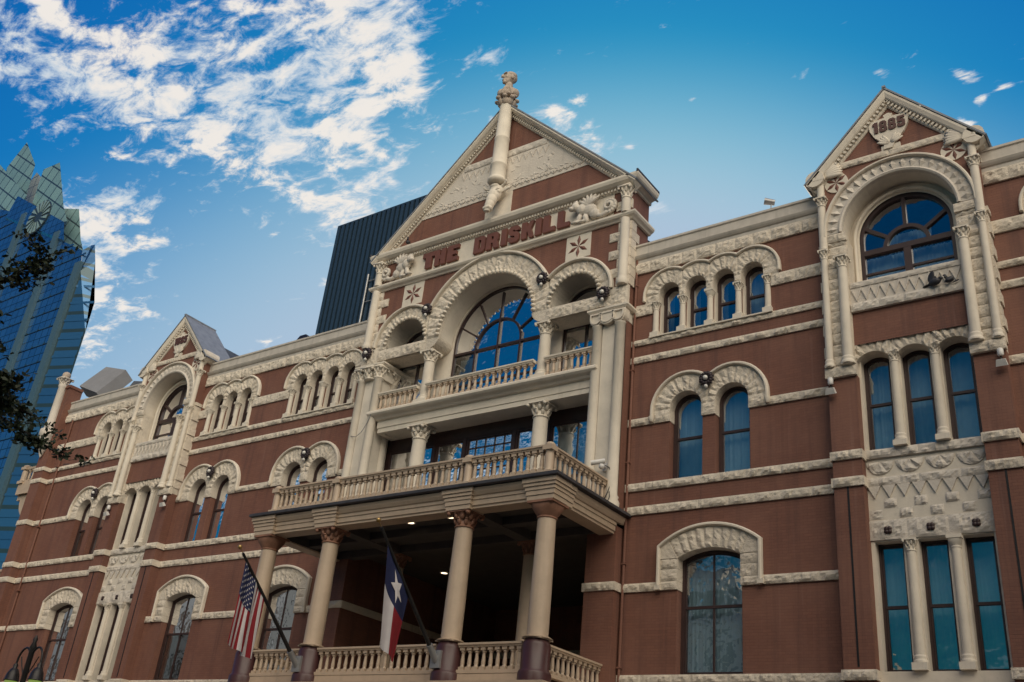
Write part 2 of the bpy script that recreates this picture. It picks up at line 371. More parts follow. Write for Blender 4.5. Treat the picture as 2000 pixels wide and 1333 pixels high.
def empty(name, loc, label, cat, group=None):
    o = bpy.data.objects.new(name, None); C.objects.link(o); o.location = loc; WP[o.name] = tuple(loc)
    o['label'] = label; o['category'] = cat
    if group: o['group'] = group
    return o
def tag(o, label, cat, group=None):
    o['label'] = label; o['category'] = cat
    if group: o['group'] = group
    return o
def struct(o): o['kind'] = 'structure'; return o

def arc(cx, cz, r, a0, a1, n):
    return [(cx+r*cos(a0+(a1-a0)*i/n), cz+r*sin(a0+(a1-a0)*i/n)) for i in range(n+1)]
def opening(cx, w, z0, zs, kind='round', rise=.22, t=0., n=18):
    """outline of a window: up the right side, over the arch, down the left; t insets it"""
    h = w/2
    if kind == 'flat': return [(cx-h+t, z0+t), (cx+h-t, z0+t), (cx+h-t, zs-t), (cx-h+t, zs-t)]
    if kind == 'round': R, zc = h, zs
    else: R = (h*h+rise*rise)/(2*rise); zc = zs+rise-R
    R -= t; hh = h-t; a = math.acos(min(1, hh/R))
    return [(cx-hh, z0+t), (cx+hh, z0+t)]+arc(cx, zc, R, a, pi-a, n)
def nz(x, z, s=1., k=0.): return noise.noise(Vector((x*s+k, z*s-k*.7, k*1.3)))
def rock_h(x, z, amp):
    return amp*(.75+.5*nz(x, z, 2.3, 3)-.75*abs(nz(x, z, 5, 9))+.55*nz(x, z, 10, 2)+.4*nz(x, z, 19, 5))*1.05
def rock_patch(mb, P, nu, nv, y, amp, eu=.22, ev=.3):
    """a pillow of rough stone; P(u,v)->(x,z)"""
    vs = []
    for j in range(nv+1):
        for i in range(nu+1):
            u, v = i/nu, j/nv; x, z = P(u, v)
            e = min(1, min(u, 1-u)/eu)*min(1, min(v, 1-v)/ev)
            vs.append((x, y-.004-(e**.6)*max(0, rock_h(x, z, amp)), z))
    mb.add(vs, [(j*(nu+1)+i, j*(nu+1)+i+1, (j+1)*(nu+1)+i+1, (j+1)*(nu+1)+i) for j in range(nv) for i in range(nu)])
def rock_band(mb, x0, x1, z0, z1, y, proj=.05, stone=.75, amp=.055, res=.06, back=.04):
    mb.box(x0, x1, y-proj, y+back, z0, z1)
    n = max(1, round((x1-x0)/stone)); xs = [x0]+[x0+(x1-x0)*(k+random.uniform(-.22, .22))/n for k in range(1, n)]+[x1]
    for a, b in zip(xs, xs[1:]):
        rock_patch(mb, lambda u, v: (a+(b-a)*u, z0+(z1-z0)*v), max(3, round((b-a)/res)), max(3, round((z1-z0)/res)), y-proj, amp)
def rock_arch(mb, cx, cz, r0, rf, a0, a1, nv, y, proj=.05, amp=.055, res=.06, back=.3, joints=True):
    if not callable(rf): R = rf; rf = lambda a: R
    for k in range(nv):
        b0 = a0+(a1-a0)*k/nv; b1 = a0+(a1-a0)*(k+1)/nv; rm = (r0+rf((b0+b1)/2))/2
        def P(u, v):
            a = b0+(b1-b0)*u; r = r0+(rf(a)-r0)*v; return (cx+r*cos(a), cz+r*sin(a))
        rock_patch(mb, P, max(3, round(abs(b1-b0)*rm/res)), max(3, round((rf((b0+b1)/2)-r0)/res)), y-proj, amp, .14, .16)
    A = arc(cx, cz, r0, a0, a1, 24); B = [(cx+rf(a0+(a1-a0)*i/24)*cos(a0+(a1-a0)*i/24), cz+rf(a0+(a1-a0)*i/24)*sin(a0+(a1-a0)*i/24)) for i in range(25)]
    mb.strip(A, y-proj-.002, y+back, smooth=True); mb.strip(B, y-proj-.002, y+.02)
HOOD = [(-.045, .02), (-.045, -.09), (-.012, -.13), (.03, -.13), (.05, -.095), (.05, .02)]
def hood(mb, path, y, k=1.0): mb.sweep_xz(path, [(o*k, y+d*k) for o, d in HOOD])

# ------------------------------------------------------------------ ground, streets
g = MB(); g.add([(-1500, -1500, -.16), (1500, -1500, -.16), (1500, 1500, -.16), (-1500, 1500, -.16)], [(0, 1, 2, 3)])
struct(g.build('ground', 'soil'))
g = MB(); g.box(-160, 110, -20.5, -6.5, -.155, -.13); g.box(-62, -51, -160, -20.501, -.155, -.13); g.box(-62, -51, -6.499, 120, -.155, -.13)
struct(g.build('road', 'asphalt'))
g = MB()
for k in range(-14, 10): g.box(k*9-1.5, k*9+1.5, -13.56, -13.44, -.129, -.124)
struct(g.build('road_marking', 'road_paint'))
g = MB(); g.box(-50.9, 110, -6.5, 0.3, -.15, 0); g.box(-160, -62.1, -6.5, 0.3, -.15, 0); g.box(-50.9, 110, -29.5, -20.5, -.15, 0); g.box(-160, -62.1, -29.5, -20.5, -.15, 0)
g.box(-50.9, -46.9, .301, 60, -.15, -.001)
struct(g.build('pavement', 'concrete'))
g = MB(); g.box(-50.9, 110, -6.68, -6.501, -.15, .004); g.box(-50.9, 110, -20.499, -20.32, -.15, .004)
struct(g.build('kerb', 'concrete'))

# ------------------------------------------------------------------ the hotel
HX = -19.62                                   # centre line of the pavilion
hotel = empty('hotel_building', (HX, 0, 0), 'long painted brick and cream stone Victorian hotel with a central gable and columned porch', 'building')
DP, DB = .40, .38                             # how far pavilion and gable bays stand out
LV = dict(F0=5.8, F=6.03, C0=8.22, C=8.45, B20=10.41, B2=10.65, B10=11.12, B1=11.35, G0=13.15, G=13.38, D0=15.24, D=15.45, E0=15.84, E=16.03, I0=16.89, I=17.27, R0=18.45, R=18.85)
BAYS = [(-37.5, 'left'), (-5.6, 'right')]
LC, RC = BAYS[0][0], BAYS[1][0]
BW = 2.15
SEG = [(-46.95, LC-BW, 'L1'), (LC+BW, HX-5.68, 'L2'), (HX+5.69, RC-BW, 'R1'), (RC+BW, 14.0, 'R2')]
TRIOS = {'L1': [(-41.33, 3, .905)], 'L2': [(-33.28, 3, .893), (-27.76, 4, .885)], 'R1': [(-11.31, 4, .91)], 'R2': [(-.45, 4, .91), (6.3, 4, .91)]}
PAIRS = {'L1': [-41.4], 'L2': [-33.33, -27.8], 'R1': [-11.33], 'R2': [-.45, 6.3]}
SEGS = {'L1': [-41.5], 'L2': [-33.38, -27.82], 'R1': [-11.29], 'R2': [-.45, 6.3]}
ARC_W, ARC_Z = .65, 17.52
WT = .34                                      # reveal depth of the wall

# ---- windows
def curtain_mesh(mb, x0, x1, z0, z1, y, pitch=.14, amp=.03, mi=0):
    n = max(6, int((x1-x0)/pitch*5)); k = random.random()*9
    cols = [(x0+(x1-x0)*i/n, y+amp*sin(2*pi*(x0+(x1-x0)*i/n)/pitch*(1+.12*sin(i*.31+k))+k)) for i in range(n+1)]
    mb.add([(x, yy, z0) for x, yy in cols]+[(x, yy+amp*.4*sin(i), z1) for i, (x, yy) in enumerate(cols)],
           [(i, i+1, n+2+i, n+1+i) for i in range(n)], True, mi)
def window(cx, w, z0, zs, kind, y, rail=.52, mull=0, style='sheer', rise=.22, ft=.07, lites=None):
    top = zs+(w/2 if kind == 'round' else rise if kind == 'seg' else 0)
    f = MB()
    f.ring(opening(cx, w, z0, zs, kind, rise, t=-.06), opening(cx, w, z0, zs, kind, rise, ft), y, y+.12)
    f.ring(opening(cx, w, z0, zs, kind, rise, ft-.002), opening(cx, w, z0, zs, kind, rise, ft+.045), y+.035, y+.09)
    zr = z0+(top-z0)*rail
    if rail: f.box(cx-w/2+ft, cx+w/2-ft, y+.02, y+.1, zr-.035, zr+.035)
    for i in range(mull):
        xm = cx-w/2+w*(i+1)/(mull+1); f.box(xm-.022, xm+.022, y+.03, y+.095, z0+ft, top-ft)
    fr = f.build('window', 'frame_paint', hotel)
    p = MB(); L = opening(cx, w, z0, zs, kind, rise, ft+.02)
    if rail:                                       # upper and lower sash glass lie a little apart
        lo = [q for q in L if q[1] < zr]; 
        tilt = random.uniform(-.006, .006)
        p.add([(cx-w/2+ft+.02, y+.072, z0+ft), (cx+w/2-ft-.02, y+.072+tilt, z0+ft), (cx+w/2-ft-.02, y+.072+tilt, zr), (cx-w/2+ft+.02, y+.072, zr)], [(0, 1, 2, 3)])
        up = [(cx-w/2+ft+.02, zr), (cx+w/2-ft-.02, zr)]+[q for q in L[2:] if q[1] > zr]
        p.poly([up], y+.055)
    else: p.poly([L], y+.06)
    p.build('pane', 'window_glass', fr)
    c = MB(); yb = y+.30; a, b = cx-w/2+.03, cx+w/2-.03
    if style == 'sheer':
        curtain_mesh(c, a, b, z0+.02, top, yb)
    elif style == 'sides':
        curtain_mesh(c, a, a+w*.27, z0+.02, top, yb, .11); curtain_mesh(c, b-w*.27, b, z0+.02, top, yb, .11)
    elif style == 'left':
        curtain_mesh(c, a, a+w*.55, z0+.02, top, yb, .12)
    if c.v: c.build('curtain', 'curtain_cloth' if style == 'sheer' else 'drape_cloth', fr)
    return fr

# ---- columns
def capital(mb, r, h, z, kind, seg=14):
    if kind == 'cushion':
        mb.lathe([(r, 0), (r*1.12, .02), (r*1.12, .05), (r, .06)], (0, 0, z), seg)
        n = 5; vs = []
        for i in range(n+1):
            t = i/n; rr = r*(1.02+.55*sin(t*pi/2)); sqf = t
            for k in range(20):
                a = 2*pi*k/20; m = max(abs(cos(a)), abs(sin(a))); s = rr*(1-sqf)+rr*sqf/m*.94
                vs.append((s*cos(a), s*sin(a), z+.06+(h-.14)*t))
        mb.add(vs, [(i*20+k, i*20+(k+1) % 20, (i+1)*20+(k+1) % 20, (i+1)*20+k) for i in range(n) for k in range(20)], True)
        q = r*1.62; mb.box(-q, q, -q, q, z+h-.08, z+h); return
    mb.lathe([(r, 0), (r*1.15, .012), (r*1.15, .035), (r*.98, .045), (r*1.02, h*.5), (r*1.25, h*.8), (r*1.45, h*.86)], (0, 0, z), seg)
    for tier, (n, zz, rr, sc) in enumerate(((8, .34, 1.10, .9), (8, .64, 1.24, 1.0))):
        for k in range(n):
            a = 2*pi*(k+.5*tier)/n
            rot = Matrix.Rotation(a, 3, 'Z') @ Matrix.Rotation(.35, 3, 'Y')
            mb.ball((r*rr*cos(a), r*rr*sin(a), z+h*zz), (r*.17*sc, r*.30*sc, h*.21), 6, 5, rot)
            mb.ball((r*(rr+.17)*cos(a), r*(rr+.17)*sin(a), z+h*(zz+.17)), (r*.15, r*.22, r*.13), 6, 4, rot)
    q = r*1.55
    for sx in (-1, 1):
        for sy in (-1, 1): mb.ball((sx*q*.86, sy*q*.86, z+h*.80), (r*.3, r*.3, h*.13), 7, 5)
    mb.box(-q, q, -q, q, z+h*.87, z+h)
def column_mesh(name, H, r, ch, kind, mats, base=.16, plinth=.10, cap_mi=0, rt=None):
    rt = rt or r*.9
    mb = MB(); q = r*(1.45 if plinth > .05 else 1.05)
    mb.box(-q, q, -q, q, 0, plinth)
    mb.lathe([(r*1.4, 0), (r*1.45, base*.18), (r*1.3, base*.38), (r*1.15, base*.5), (r*1.28, base*.7), (r*1.22, base*.85), (r, base)], (0, 0, plinth), 16)
    zb = plinth+base; zc = H-ch
    mb.lathe([(r, 0), (r*.99, (zc-zb)*.35), (rt, zc-zb)], (0, 0, zb), 16)
    cb = MB(); capital(cb, rt, ch, zc, kind); mb.add(cb.v, cb.f, True, cap_mi)
    k = len(mb.sm)-len(cb.f); mb.sm[k:] = cb.sm
    return mb.mesh(name, mats)
ARC_COL = column_mesh('arcade_column', 1.24, .095, .30, 'leaf', 'smooth_stone', base=.07, plinth=.15)
ARC_COLC = column_mesh('arcade_column', 1.24, .095, .30, 'cushion', 'smooth_stone', base=.07, plinth=.15)

# ---- rock-faced surrounds
def arcade(cx, n, pitch, yw=0.):
    """n round arches on colonnettes with a scalloped hood"""
    cs = [cx+(k-(n-1)/2)*pitch for k in range(n)]
    s = MB(); r0 = ARC_W/2+.02
    for i, c in enumerate(cs):
        def rf(a):
            R = .81; x = cos(a)
            lim = pitch/2 if ((x > 0 and i < n-1) or (x < 0 and i > 0)) else 9
            return max(r0+.03, min(R, lim/max(1e-3, abs(x))))
        rock_arch(s, c, ARC_Z, r0, rf, 0, pi, 9, yw, .05, .05, .06, WT)
    for i in range(n+1):                              # imposts over the colonnettes
        xm = cs[0]-pitch/2+i*pitch
        w = pitch/2-r0
        x0 = xm-w if i else cs[0]-.81; x1 = xm+w if i < n else cs[-1]+.81
        s.box(x0, x1, yw-.05, yw+WT, LV['I']-.0, ARC_Z+.001)
        rock_patch(s, lambda u, v: (x0+(x1-x0)*u, LV['I']+(ARC_Z-LV['I'])*v), 5, 4, yw-.05, .05)
    sur = s.build('arch_surround', 'rock_stone', hotel)
    h = MB(); R = .85; a = math.acos(min(1, pitch/2/R)); path = []
    for i, c in enumerate(reversed(cs)):
        path += arc(c, ARC_Z, R, 0 if i == 0 else a, pi if i == n-1 else pi-a, 12)[(0 if i == 0 else 1):]
    path = [(cs[-1]+R, LV['I']+.07)]+path+[(cs[0]-R, LV['I']+.07)]
    hood(h, path, yw-.03, .9); h.build('hood_moulding', 'smooth_stone', sur)
    for i in range(n+1):
        xm = cs[0]-pitch/2+i*pitch
        place('column', ARC_COLC if (i+int(cx)) % 4 == 3 else ARC_COL, (xm, yw+.01, LV['E']), hotel)
        # stone jamb behind the colonnette
    for i in range(n+1):
        j = MB(); xm = cs[0]-pitch/2+i*pitch; w = pitch/2-ARC_W/2
        x0 = xm-w if i else xm-.10; x1 = xm+w if i < n else xm+.10
        j.box(x0, x1, yw+.12, yw+WT, LV['E'], LV['I']); j.build('jamb', 'smooth_stone', hotel)
    for c in cs: window(c, ARC_W, LV['E'], ARC_Z, 'round', yw+WT-.06, .46, 0, random.choice(['sheer', 'sheer', 'sides']) if cx > -20 else random.choice(['sides', 'left', 'sides']), ft=.06)
    sill = MB(); sill.box(cs[0]-pitch/2-.16, cs[-1]+pitch/2+.16, yw-.13, yw+WT, LV['E']-.03, LV['E']+.01); sill.build('sill', 'smooth_stone', hotel)
    return [opening(c, ARC_W+.10, LV['E'], ARC_Z, 'round', t=0) for c in cs], (cs[0]-pitch/2-.13, cs[-1]+pitch/2+.13)
def pair(cx, yw=0.):
    cs = [cx-.71, cx+.71]; w = 1.0; zs = 13.52; s = MB(); r0 = w/2
    for i, c in enumerate(cs):
        def rf(a):
            x = cos(a); lim = .71 if ((x > 0 and i == 0) or (x < 0 and i == 1)) else 9
            return max(r0+.04, min(1.03, lim/max(1e-3, abs(x))))
        rock_arch(s, c, zs, r0, rf, 0, pi, 11, yw, .05, .05, .07, WT)
    for x0, x1 in ((cs[0]-1.03, cs[0]-r0), (cs[0]+r0, cs[1]-r0), (cs[1]+r0, cs[1]+1.03)):
        rock_band(s, x0, x1, LV['G0'], zs, yw, .05, 1.0, .05, back=WT)
    sur = s.build('arch_surround', 'rock_stone', hotel)
    h = MB(); R = 1.08; a = math.acos(.71/R)
    path = [(cs[1]+R, LV['G']-.04)]+arc(cs[1], zs, R, 0, pi-a, 14)+arc(cs[0], zs, R, a, pi, 14)[1:]+[(cs[0]-R, LV['G']-.04)]
    hood(h, path, yw-.03)
    for x in (cs[0]-R, cs[1]+R): h.lathe([(.05, -.17), (.075, -.12), (.085, -.05), (.085, 0)], (x, yw-.1, LV['G']-.03), 8)
    h.build('hood_moulding', 'smooth_stone', sur)
    for c in cs: window(c, w, LV['B1'], zs, 'round', yw+WT-.08, .49, 0, 'sheer' if cx > -20 else random.choice(['sheer', 'sides']))
    return [opening(c, w, LV['B1'], zs, 'round', t=-.02) for c in cs], (cs[0]-.5, cs[1]+.5)
def segwin(cx, yw=0.):
    w = 1.8; zs = 9.06; rise = .23; s = MB(); R = (.81+rise*rise)/(2*rise); zc = zs+rise-R; a = math.acos(.9/R)
    Ro = sqrt(1.42**2+(9.38-zc)**2); zt = 9.38
    ao = math.acos(1.42/Ro)
    # three-centred outer curve: shoulder to shoulder over the top
    def rf(t):
        x = abs(cos(t)); 
        R2_ = (1.42**2+.5**2)/(2*.5); z2 = 9.38+.5-R2_
        # ray from (cx,zc) to outer circle centre z2
        dz = z2-zc; st = sin(t); b = st*dz; return b+sqrt(max(0, b*b-dz*dz+R2_*R2_))
    rock_arch(s, cx, zc, R, rf, a, pi-a, 9, yw, .06, .055, .075, WT)
    for sg in (-1, 1):
        x0, x1 = (cx-1.42, cx-.9) if sg < 0 else (cx+.9, cx+1.42)
        zz = [LV['C0'], LV['C']-.0, 8.78, 9.06]
        for p, q in zip(zz, zz[1:]): rock_band(s, x0, x1, p+.004, q-.004, yw, .06, 1.0, .05, back=WT)
        # springer fills the wedge up to the curve
        xa = cx+sg*.9; t = a if sg > 0 else pi-a; ro = rf(t); px, pz = cx+ro*cos(t), zc+ro*sin(t)
        L = [(xa, 9.06), (cx+sg*1.42, 9.06), (cx+sg*1.42, 9.38), (px, pz)]
        if sg < 0: L = L[::-1]
        s.extrude([L], yw-.085, yw+.02)
    sur = s.build('arch_surround', 'rock_stone', hotel)
    R2_ = (1.46**2+.52**2)/(2*.52); z2 = 9.40+.52-R2_; ah = math.acos(1.46/R2_)
    h = MB(); hood(h, [(cx+1.46, LV['C0']+.1), (cx+1.46, 9.40)]+arc(cx, z2, R2_, ah, pi-ah, 18)[1:-1]+[(cx-1.46, 9.40), (cx-1.46, LV['C0']+.1)], yw-.04)
    for sg in (-1, 1): h.box(cx+sg*1.46-.08, cx+sg*1.46+.08, yw-.16, yw, LV['C0']-.0, LV['C0']+.13)
    h.build('hood_moulding', 'smooth_stone', sur)
    window(cx, w, LV['F'], zs, 'seg', yw+WT-.08, .54, 1, 'sheer' if cx > -20 else 'sides', rise)
    return [opening(cx, w, LV['F'], zs, 'seg', rise, t=-.02)], (cx-.9, cx+.9)

def courses(x0, x1, y, gaps, bands=('F', 'C', 'B2', 'B1', 'G', 'D', 'E', 'I')):
    for k in bands:
        z0, z1 = LV[k+'0'], LV[k]; segs = [(x0, x1)]
        for a, b in sorted(gaps.get(k, [])):
            new = []
            for p, q in segs:
                if b <= p or a >= q: new.append((p, q))
                else:
                    if a-p > .03: new.append((p, a))
                    if q-b > .03: new.append((b, q))
            segs = new
        for p, q in segs:
            mb = MB(); rock_band(mb, p, q, z0, z1, y); mb.build('string_course', 'rock_stone', hotel)
def parapet(x0, x1, y, back=.5, closed_r=False):
    mb = MB(); rock_band(mb, x0, x1, LV['R0'], LV['R'], y, .06, .55, .06)
    ob = mb.build('frieze', 'rock_stone', hotel)
    p = MB()
    prof = [(.05, 18.853), (.05, 18.97), (.09, 18.99), (.13, 19.04), (.16, 19.10), (.06, 19.13), (.06, 19.46), (.10, 19.49), (.10, 19.56), (-back, 19.56), (-back, 18.853)]
    p.sweep_xy([(x0, y), (x1, y)], prof)
    p.build('parapet', 'parapet_paint', hotel)

for x0, x1, k in SEG:
    holes = []; gp = {}
    for c, n, pt in TRIOS[k]:
        hs, (a, b) = arcade(c, n, pt); holes += hs
        gp.setdefault('I', []).append((a+.02, b-.02)); gp.setdefault('E', []).append((0, 0))
    for c in PAIRS[k]:
        hs, (a, b) = pair(c); holes += hs; gp.setdefault('G', []).append((c-.71-1.05, c+.71+1.05))
    for c in SEGS[k]:
        hs, (a, b) = segwin(c); holes += hs; gp.setdefault('C', []).append((c-1.45, c+1.45))
    w = MB(); w.poly([[(x0, 5.4), (x1, 5.4), (x1, 19.2), (x0, 19.2)]]+[h[::-1] for h in holes], 0)
    for h in holes: w.strip(h, 0, WT, True)
    w.build('brick_wall', 'painted_brick', hotel)
    gp['E'] = []
    courses(x0, x1, 0, gp); parapet(x0, x1, 0)
    # plain rusticated stone ground storey
    b = MB(); xx = x0
    lo = []
    n = max(1, int((x1-x0)/5))
    for i in range(n):
        c = x0+(x1-x0)*(i+.5)/n; lo.append(opening(c, 2.6, .5, 3.2, 'round'))
    b.poly([[(x0, 0), (x1, 0), (x1, 5.4), (x0, 5.4)]]+[h[::-1] for h in lo], -.06)
    for h in lo: b.strip(h, -.06, .5, True)
    b.box(x0, x1, -.16, .02, 5.32, 5.45)
    b.build('stone_base', 'rock_stone', hotel)
    for i, h in enumerate(lo):
        c = x0+(x1-x0)*(i+.5)/n; window(c, 2.6, .5, 3.2, 'round', .3, .6, 1, None)

# solid blocks painted near-black for the darkness of rooms behind the facade
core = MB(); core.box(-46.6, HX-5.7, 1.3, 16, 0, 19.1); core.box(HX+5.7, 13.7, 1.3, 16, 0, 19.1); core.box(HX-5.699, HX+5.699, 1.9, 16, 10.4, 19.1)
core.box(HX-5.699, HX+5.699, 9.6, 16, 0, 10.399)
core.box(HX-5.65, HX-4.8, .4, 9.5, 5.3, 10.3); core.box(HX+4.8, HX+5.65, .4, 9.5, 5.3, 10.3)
core.build('rear_block', 'room_shade', hotel)
sw = MB(); sw.box(-46.95, -46.6, 0.0, 16, 0, 19.2); sw.box(13.7, 14.0, 0.0, 16, 0, 19.2)
sw.build('end_wall', 'painted_brick', hotel)

# ---- gable bays
OUTER_COL = column_mesh('colonnette', 3.65, .10, .30, 'leaf', 'smooth_stone', base=.22, plinth=.02)
INNER_COL = column_mesh('colonnette', 3.3, .135, .34, 'leaf', 'smooth_stone', base=.22, plinth=.02)
UPPER_COL = column_mesh('colonnette', 2.45, .115, .02, 'cushion', 'smooth_stone', base=.02, plinth=.01)
BAY_COL = column_mesh('bay_column', 2.62, .115, .30, 'leaf', 'smooth_stone', base=.2, plinth=.14)
BAY_COLC = column_mesh('bay_column', 3.0, .115, .30, 'cushion', 'smooth_stone', base=.18, plinth=.16)
BAY_COLL = column_mesh('bay_column', 3.0, .115, .30, 'leaf', 'smooth_stone', base=.18, plinth=.16)

def petal_star(mb, cx, cz, r, y, h=.035, n=6, a0=pi/2, wd=.20):
    for k in range(n):
        a = a0+2*pi*k/n; ca, sa = cos(a), sin(a)
        pts = [(0, 0), (r*.55, r*wd), (r, 0), (r*.55, -r*wd)]
        vs = [(cx+p*ca-q*sa, y, cz+p*sa+q*ca) for p, q in pts]+[(cx+r*.5*ca, y-h, cz+r*.5*sa)]
        mb.add(vs, [(0, 1, 4), (1, 2, 4), (2, 3, 4), (3, 0, 4)])
def zigzag(mb, x0, x1, z0, z1, y, n, h=.04, t=.05):
    w = (x1-x0)/n; path = []
    for k in range(n): path += [(x0+k*w, z1), (x0+(k+.5)*w, z0)]
    path.append((x1, z1)); mb.sweep_xz(path, [(-t/2, y), (-t/2, y-h), (t/2, y-h), (t/2, y)])

GLYPH = {}
def glyphs():
    s = .30; b = .12
    def ch(p): return p
    w = .62
    GLYPH['T'] = (w, [[(0, 1), (0, 1-s), (w/2-s/2, 1-s), (w/2-s/2, 0), (w/2+s/2, 0), (w/2+s/2, 1-s), (w, 1-s), (w, 1)]])
    GLYPH['H'] = (w, [[(0, 0), (s*.9, 0), (s*.9, .37), (w-s*.9, .37), (w-s*.9, 0), (w, 0), (w, 1), (w-s*.9, 1), (w-s*.9, .63), (s*.9, .63), (s*.9, 1), (0, 1)]])
    GLYPH['E'] = (.60, [[(0, 0), (.6, 0), (.6, .24), (s, .24), (s, .39), (.5, .39), (.5, .61), (s, .61), (s, .76), (.6, .76), (.6, 1), (0, 1)]])
    GLYPH['I'] = (s, [[(0, 0), (s, 0), (s, 1), (0, 1)]])
    GLYPH['L'] = (.58, [[(0, 0), (.58, 0), (.58, .25), (s, .25), (s, 1), (0, 1)]])
    GLYPH['K'] = (.64, [[(0, 0), (s, 0), (s, .32), (.34, .40), (.46, 0), (.68, 0), (.52, .55), (.68, 1), (.46, 1), (s, .66), (s, 1), (0, 1)]])
    GLYPH['D'] = (.64, [[(0, 0), (.64-b, 0), (.64, b), (.64, 1-b), (.64-b, 1), (0, 1)], [(.27, .22), (.27, .78), (.35, .78), (.40, .72), (.40, .28), (.35, .22)]])
    GLYPH['R'] = (.64, [[(0, 0), (.27, 0), (.27, .36), (.36, .36), (.40, 0), (.68, 0), (.60, .42), (.64, .52), (.64, 1-b), (.64-b, 1), (0, 1)], [(.27, .56), (.27, .78), (.36, .78), (.39, .74), (.39, .60), (.36, .56)]])
    GLYPH['S'] = (.62, [[(b, 0), (.62-b, 0), (.62, b), (.62, .5), (.52, .60), (.25, .67), (.25, .76), (.37, .76), (.37, .68), (.62, .68), (.62, 1-b), (.62-b, 1), (b, 1), (0, 1-b), (0, .54), (.1, .44), (.37, .37), (.37, .24), (.25, .24), (.25, .33), (0, .33), (0, b)]])
    GLYPH['1'] = (.36, [[(.10, 0), (.36, 0), (.36, 1), (.16, 1), (0, .86), (0, .70), (.10, .72)]])
    GLYPH['8'] = (.56, [[(b, 0), (.56-b, 0), (.56, b), (.56, .42), (.48, .51), (.54, .60), (.54, 1-b), (.54-b, 1), (b+.02, 1), (.02, 1-b), (.02, .60), (.08, .51), (0, .42), (0, b)],
                        [(.21, .19), (.21, .40), (.35, .40), (.35, .19)], [(.22, .62), (.22, .81), (.34, .81), (.34, .62)]])
    GLYPH['5'] = (.56, [[(b, 0), (.56-b, 0), (.56, b), (.56, .55), (.45, .66), (.24, .66), (.24, .79), (.54, .79), (.54, 1), (.02, 1), (.02, .46), (.33, .46), (.33, .21), (.23, .21), (.23, .32), (0, .32), (0, b)]])
glyphs()
def letter(ch, x, z, h, y0, y1, width=None, rot=0., bev=.012, skew=0.):
    w, loops = GLYPH[ch]; sx = (width/w if width else h)
    def tr(p, g=0):
        px, pz = p[0]*sx, p[1]*h
        return (x+px*cos(rot)-pz*sin(rot), z+px*sin(rot)+pz*cos(rot)+skew*px)
    mb = MB(); mb.extrude([[tr(p) for p in L] for L in loops], y0, y1); return mb

def leaf_fan(mb, cx, cz, y, r, a0, a1, n, h=.07):
    for k in range(n):
        a = a0+(a1-a0)*k/(n-1); rot = Matrix.Rotation(-a, 3, 'Y')
        mb.ball((cx+r*.55*cos(a), y, cz+r*.55*sin(a)), (r*.5, h, r*.13), 7, 5, rot)
def spiral(mb, cx, cz, y, r0, turns, rad_, a0=0., sgn=1):
    n = int(turns*14); pts = []
    for i in range(n+1):
        t = i/n; a = a0+sgn*turns*2*pi*t; r = r0*(1-.86*t); pts.append((cx+r*cos(a), y-.04*t, cz+r*sin(a)))
    mb.tube(pts, rad_, 7)

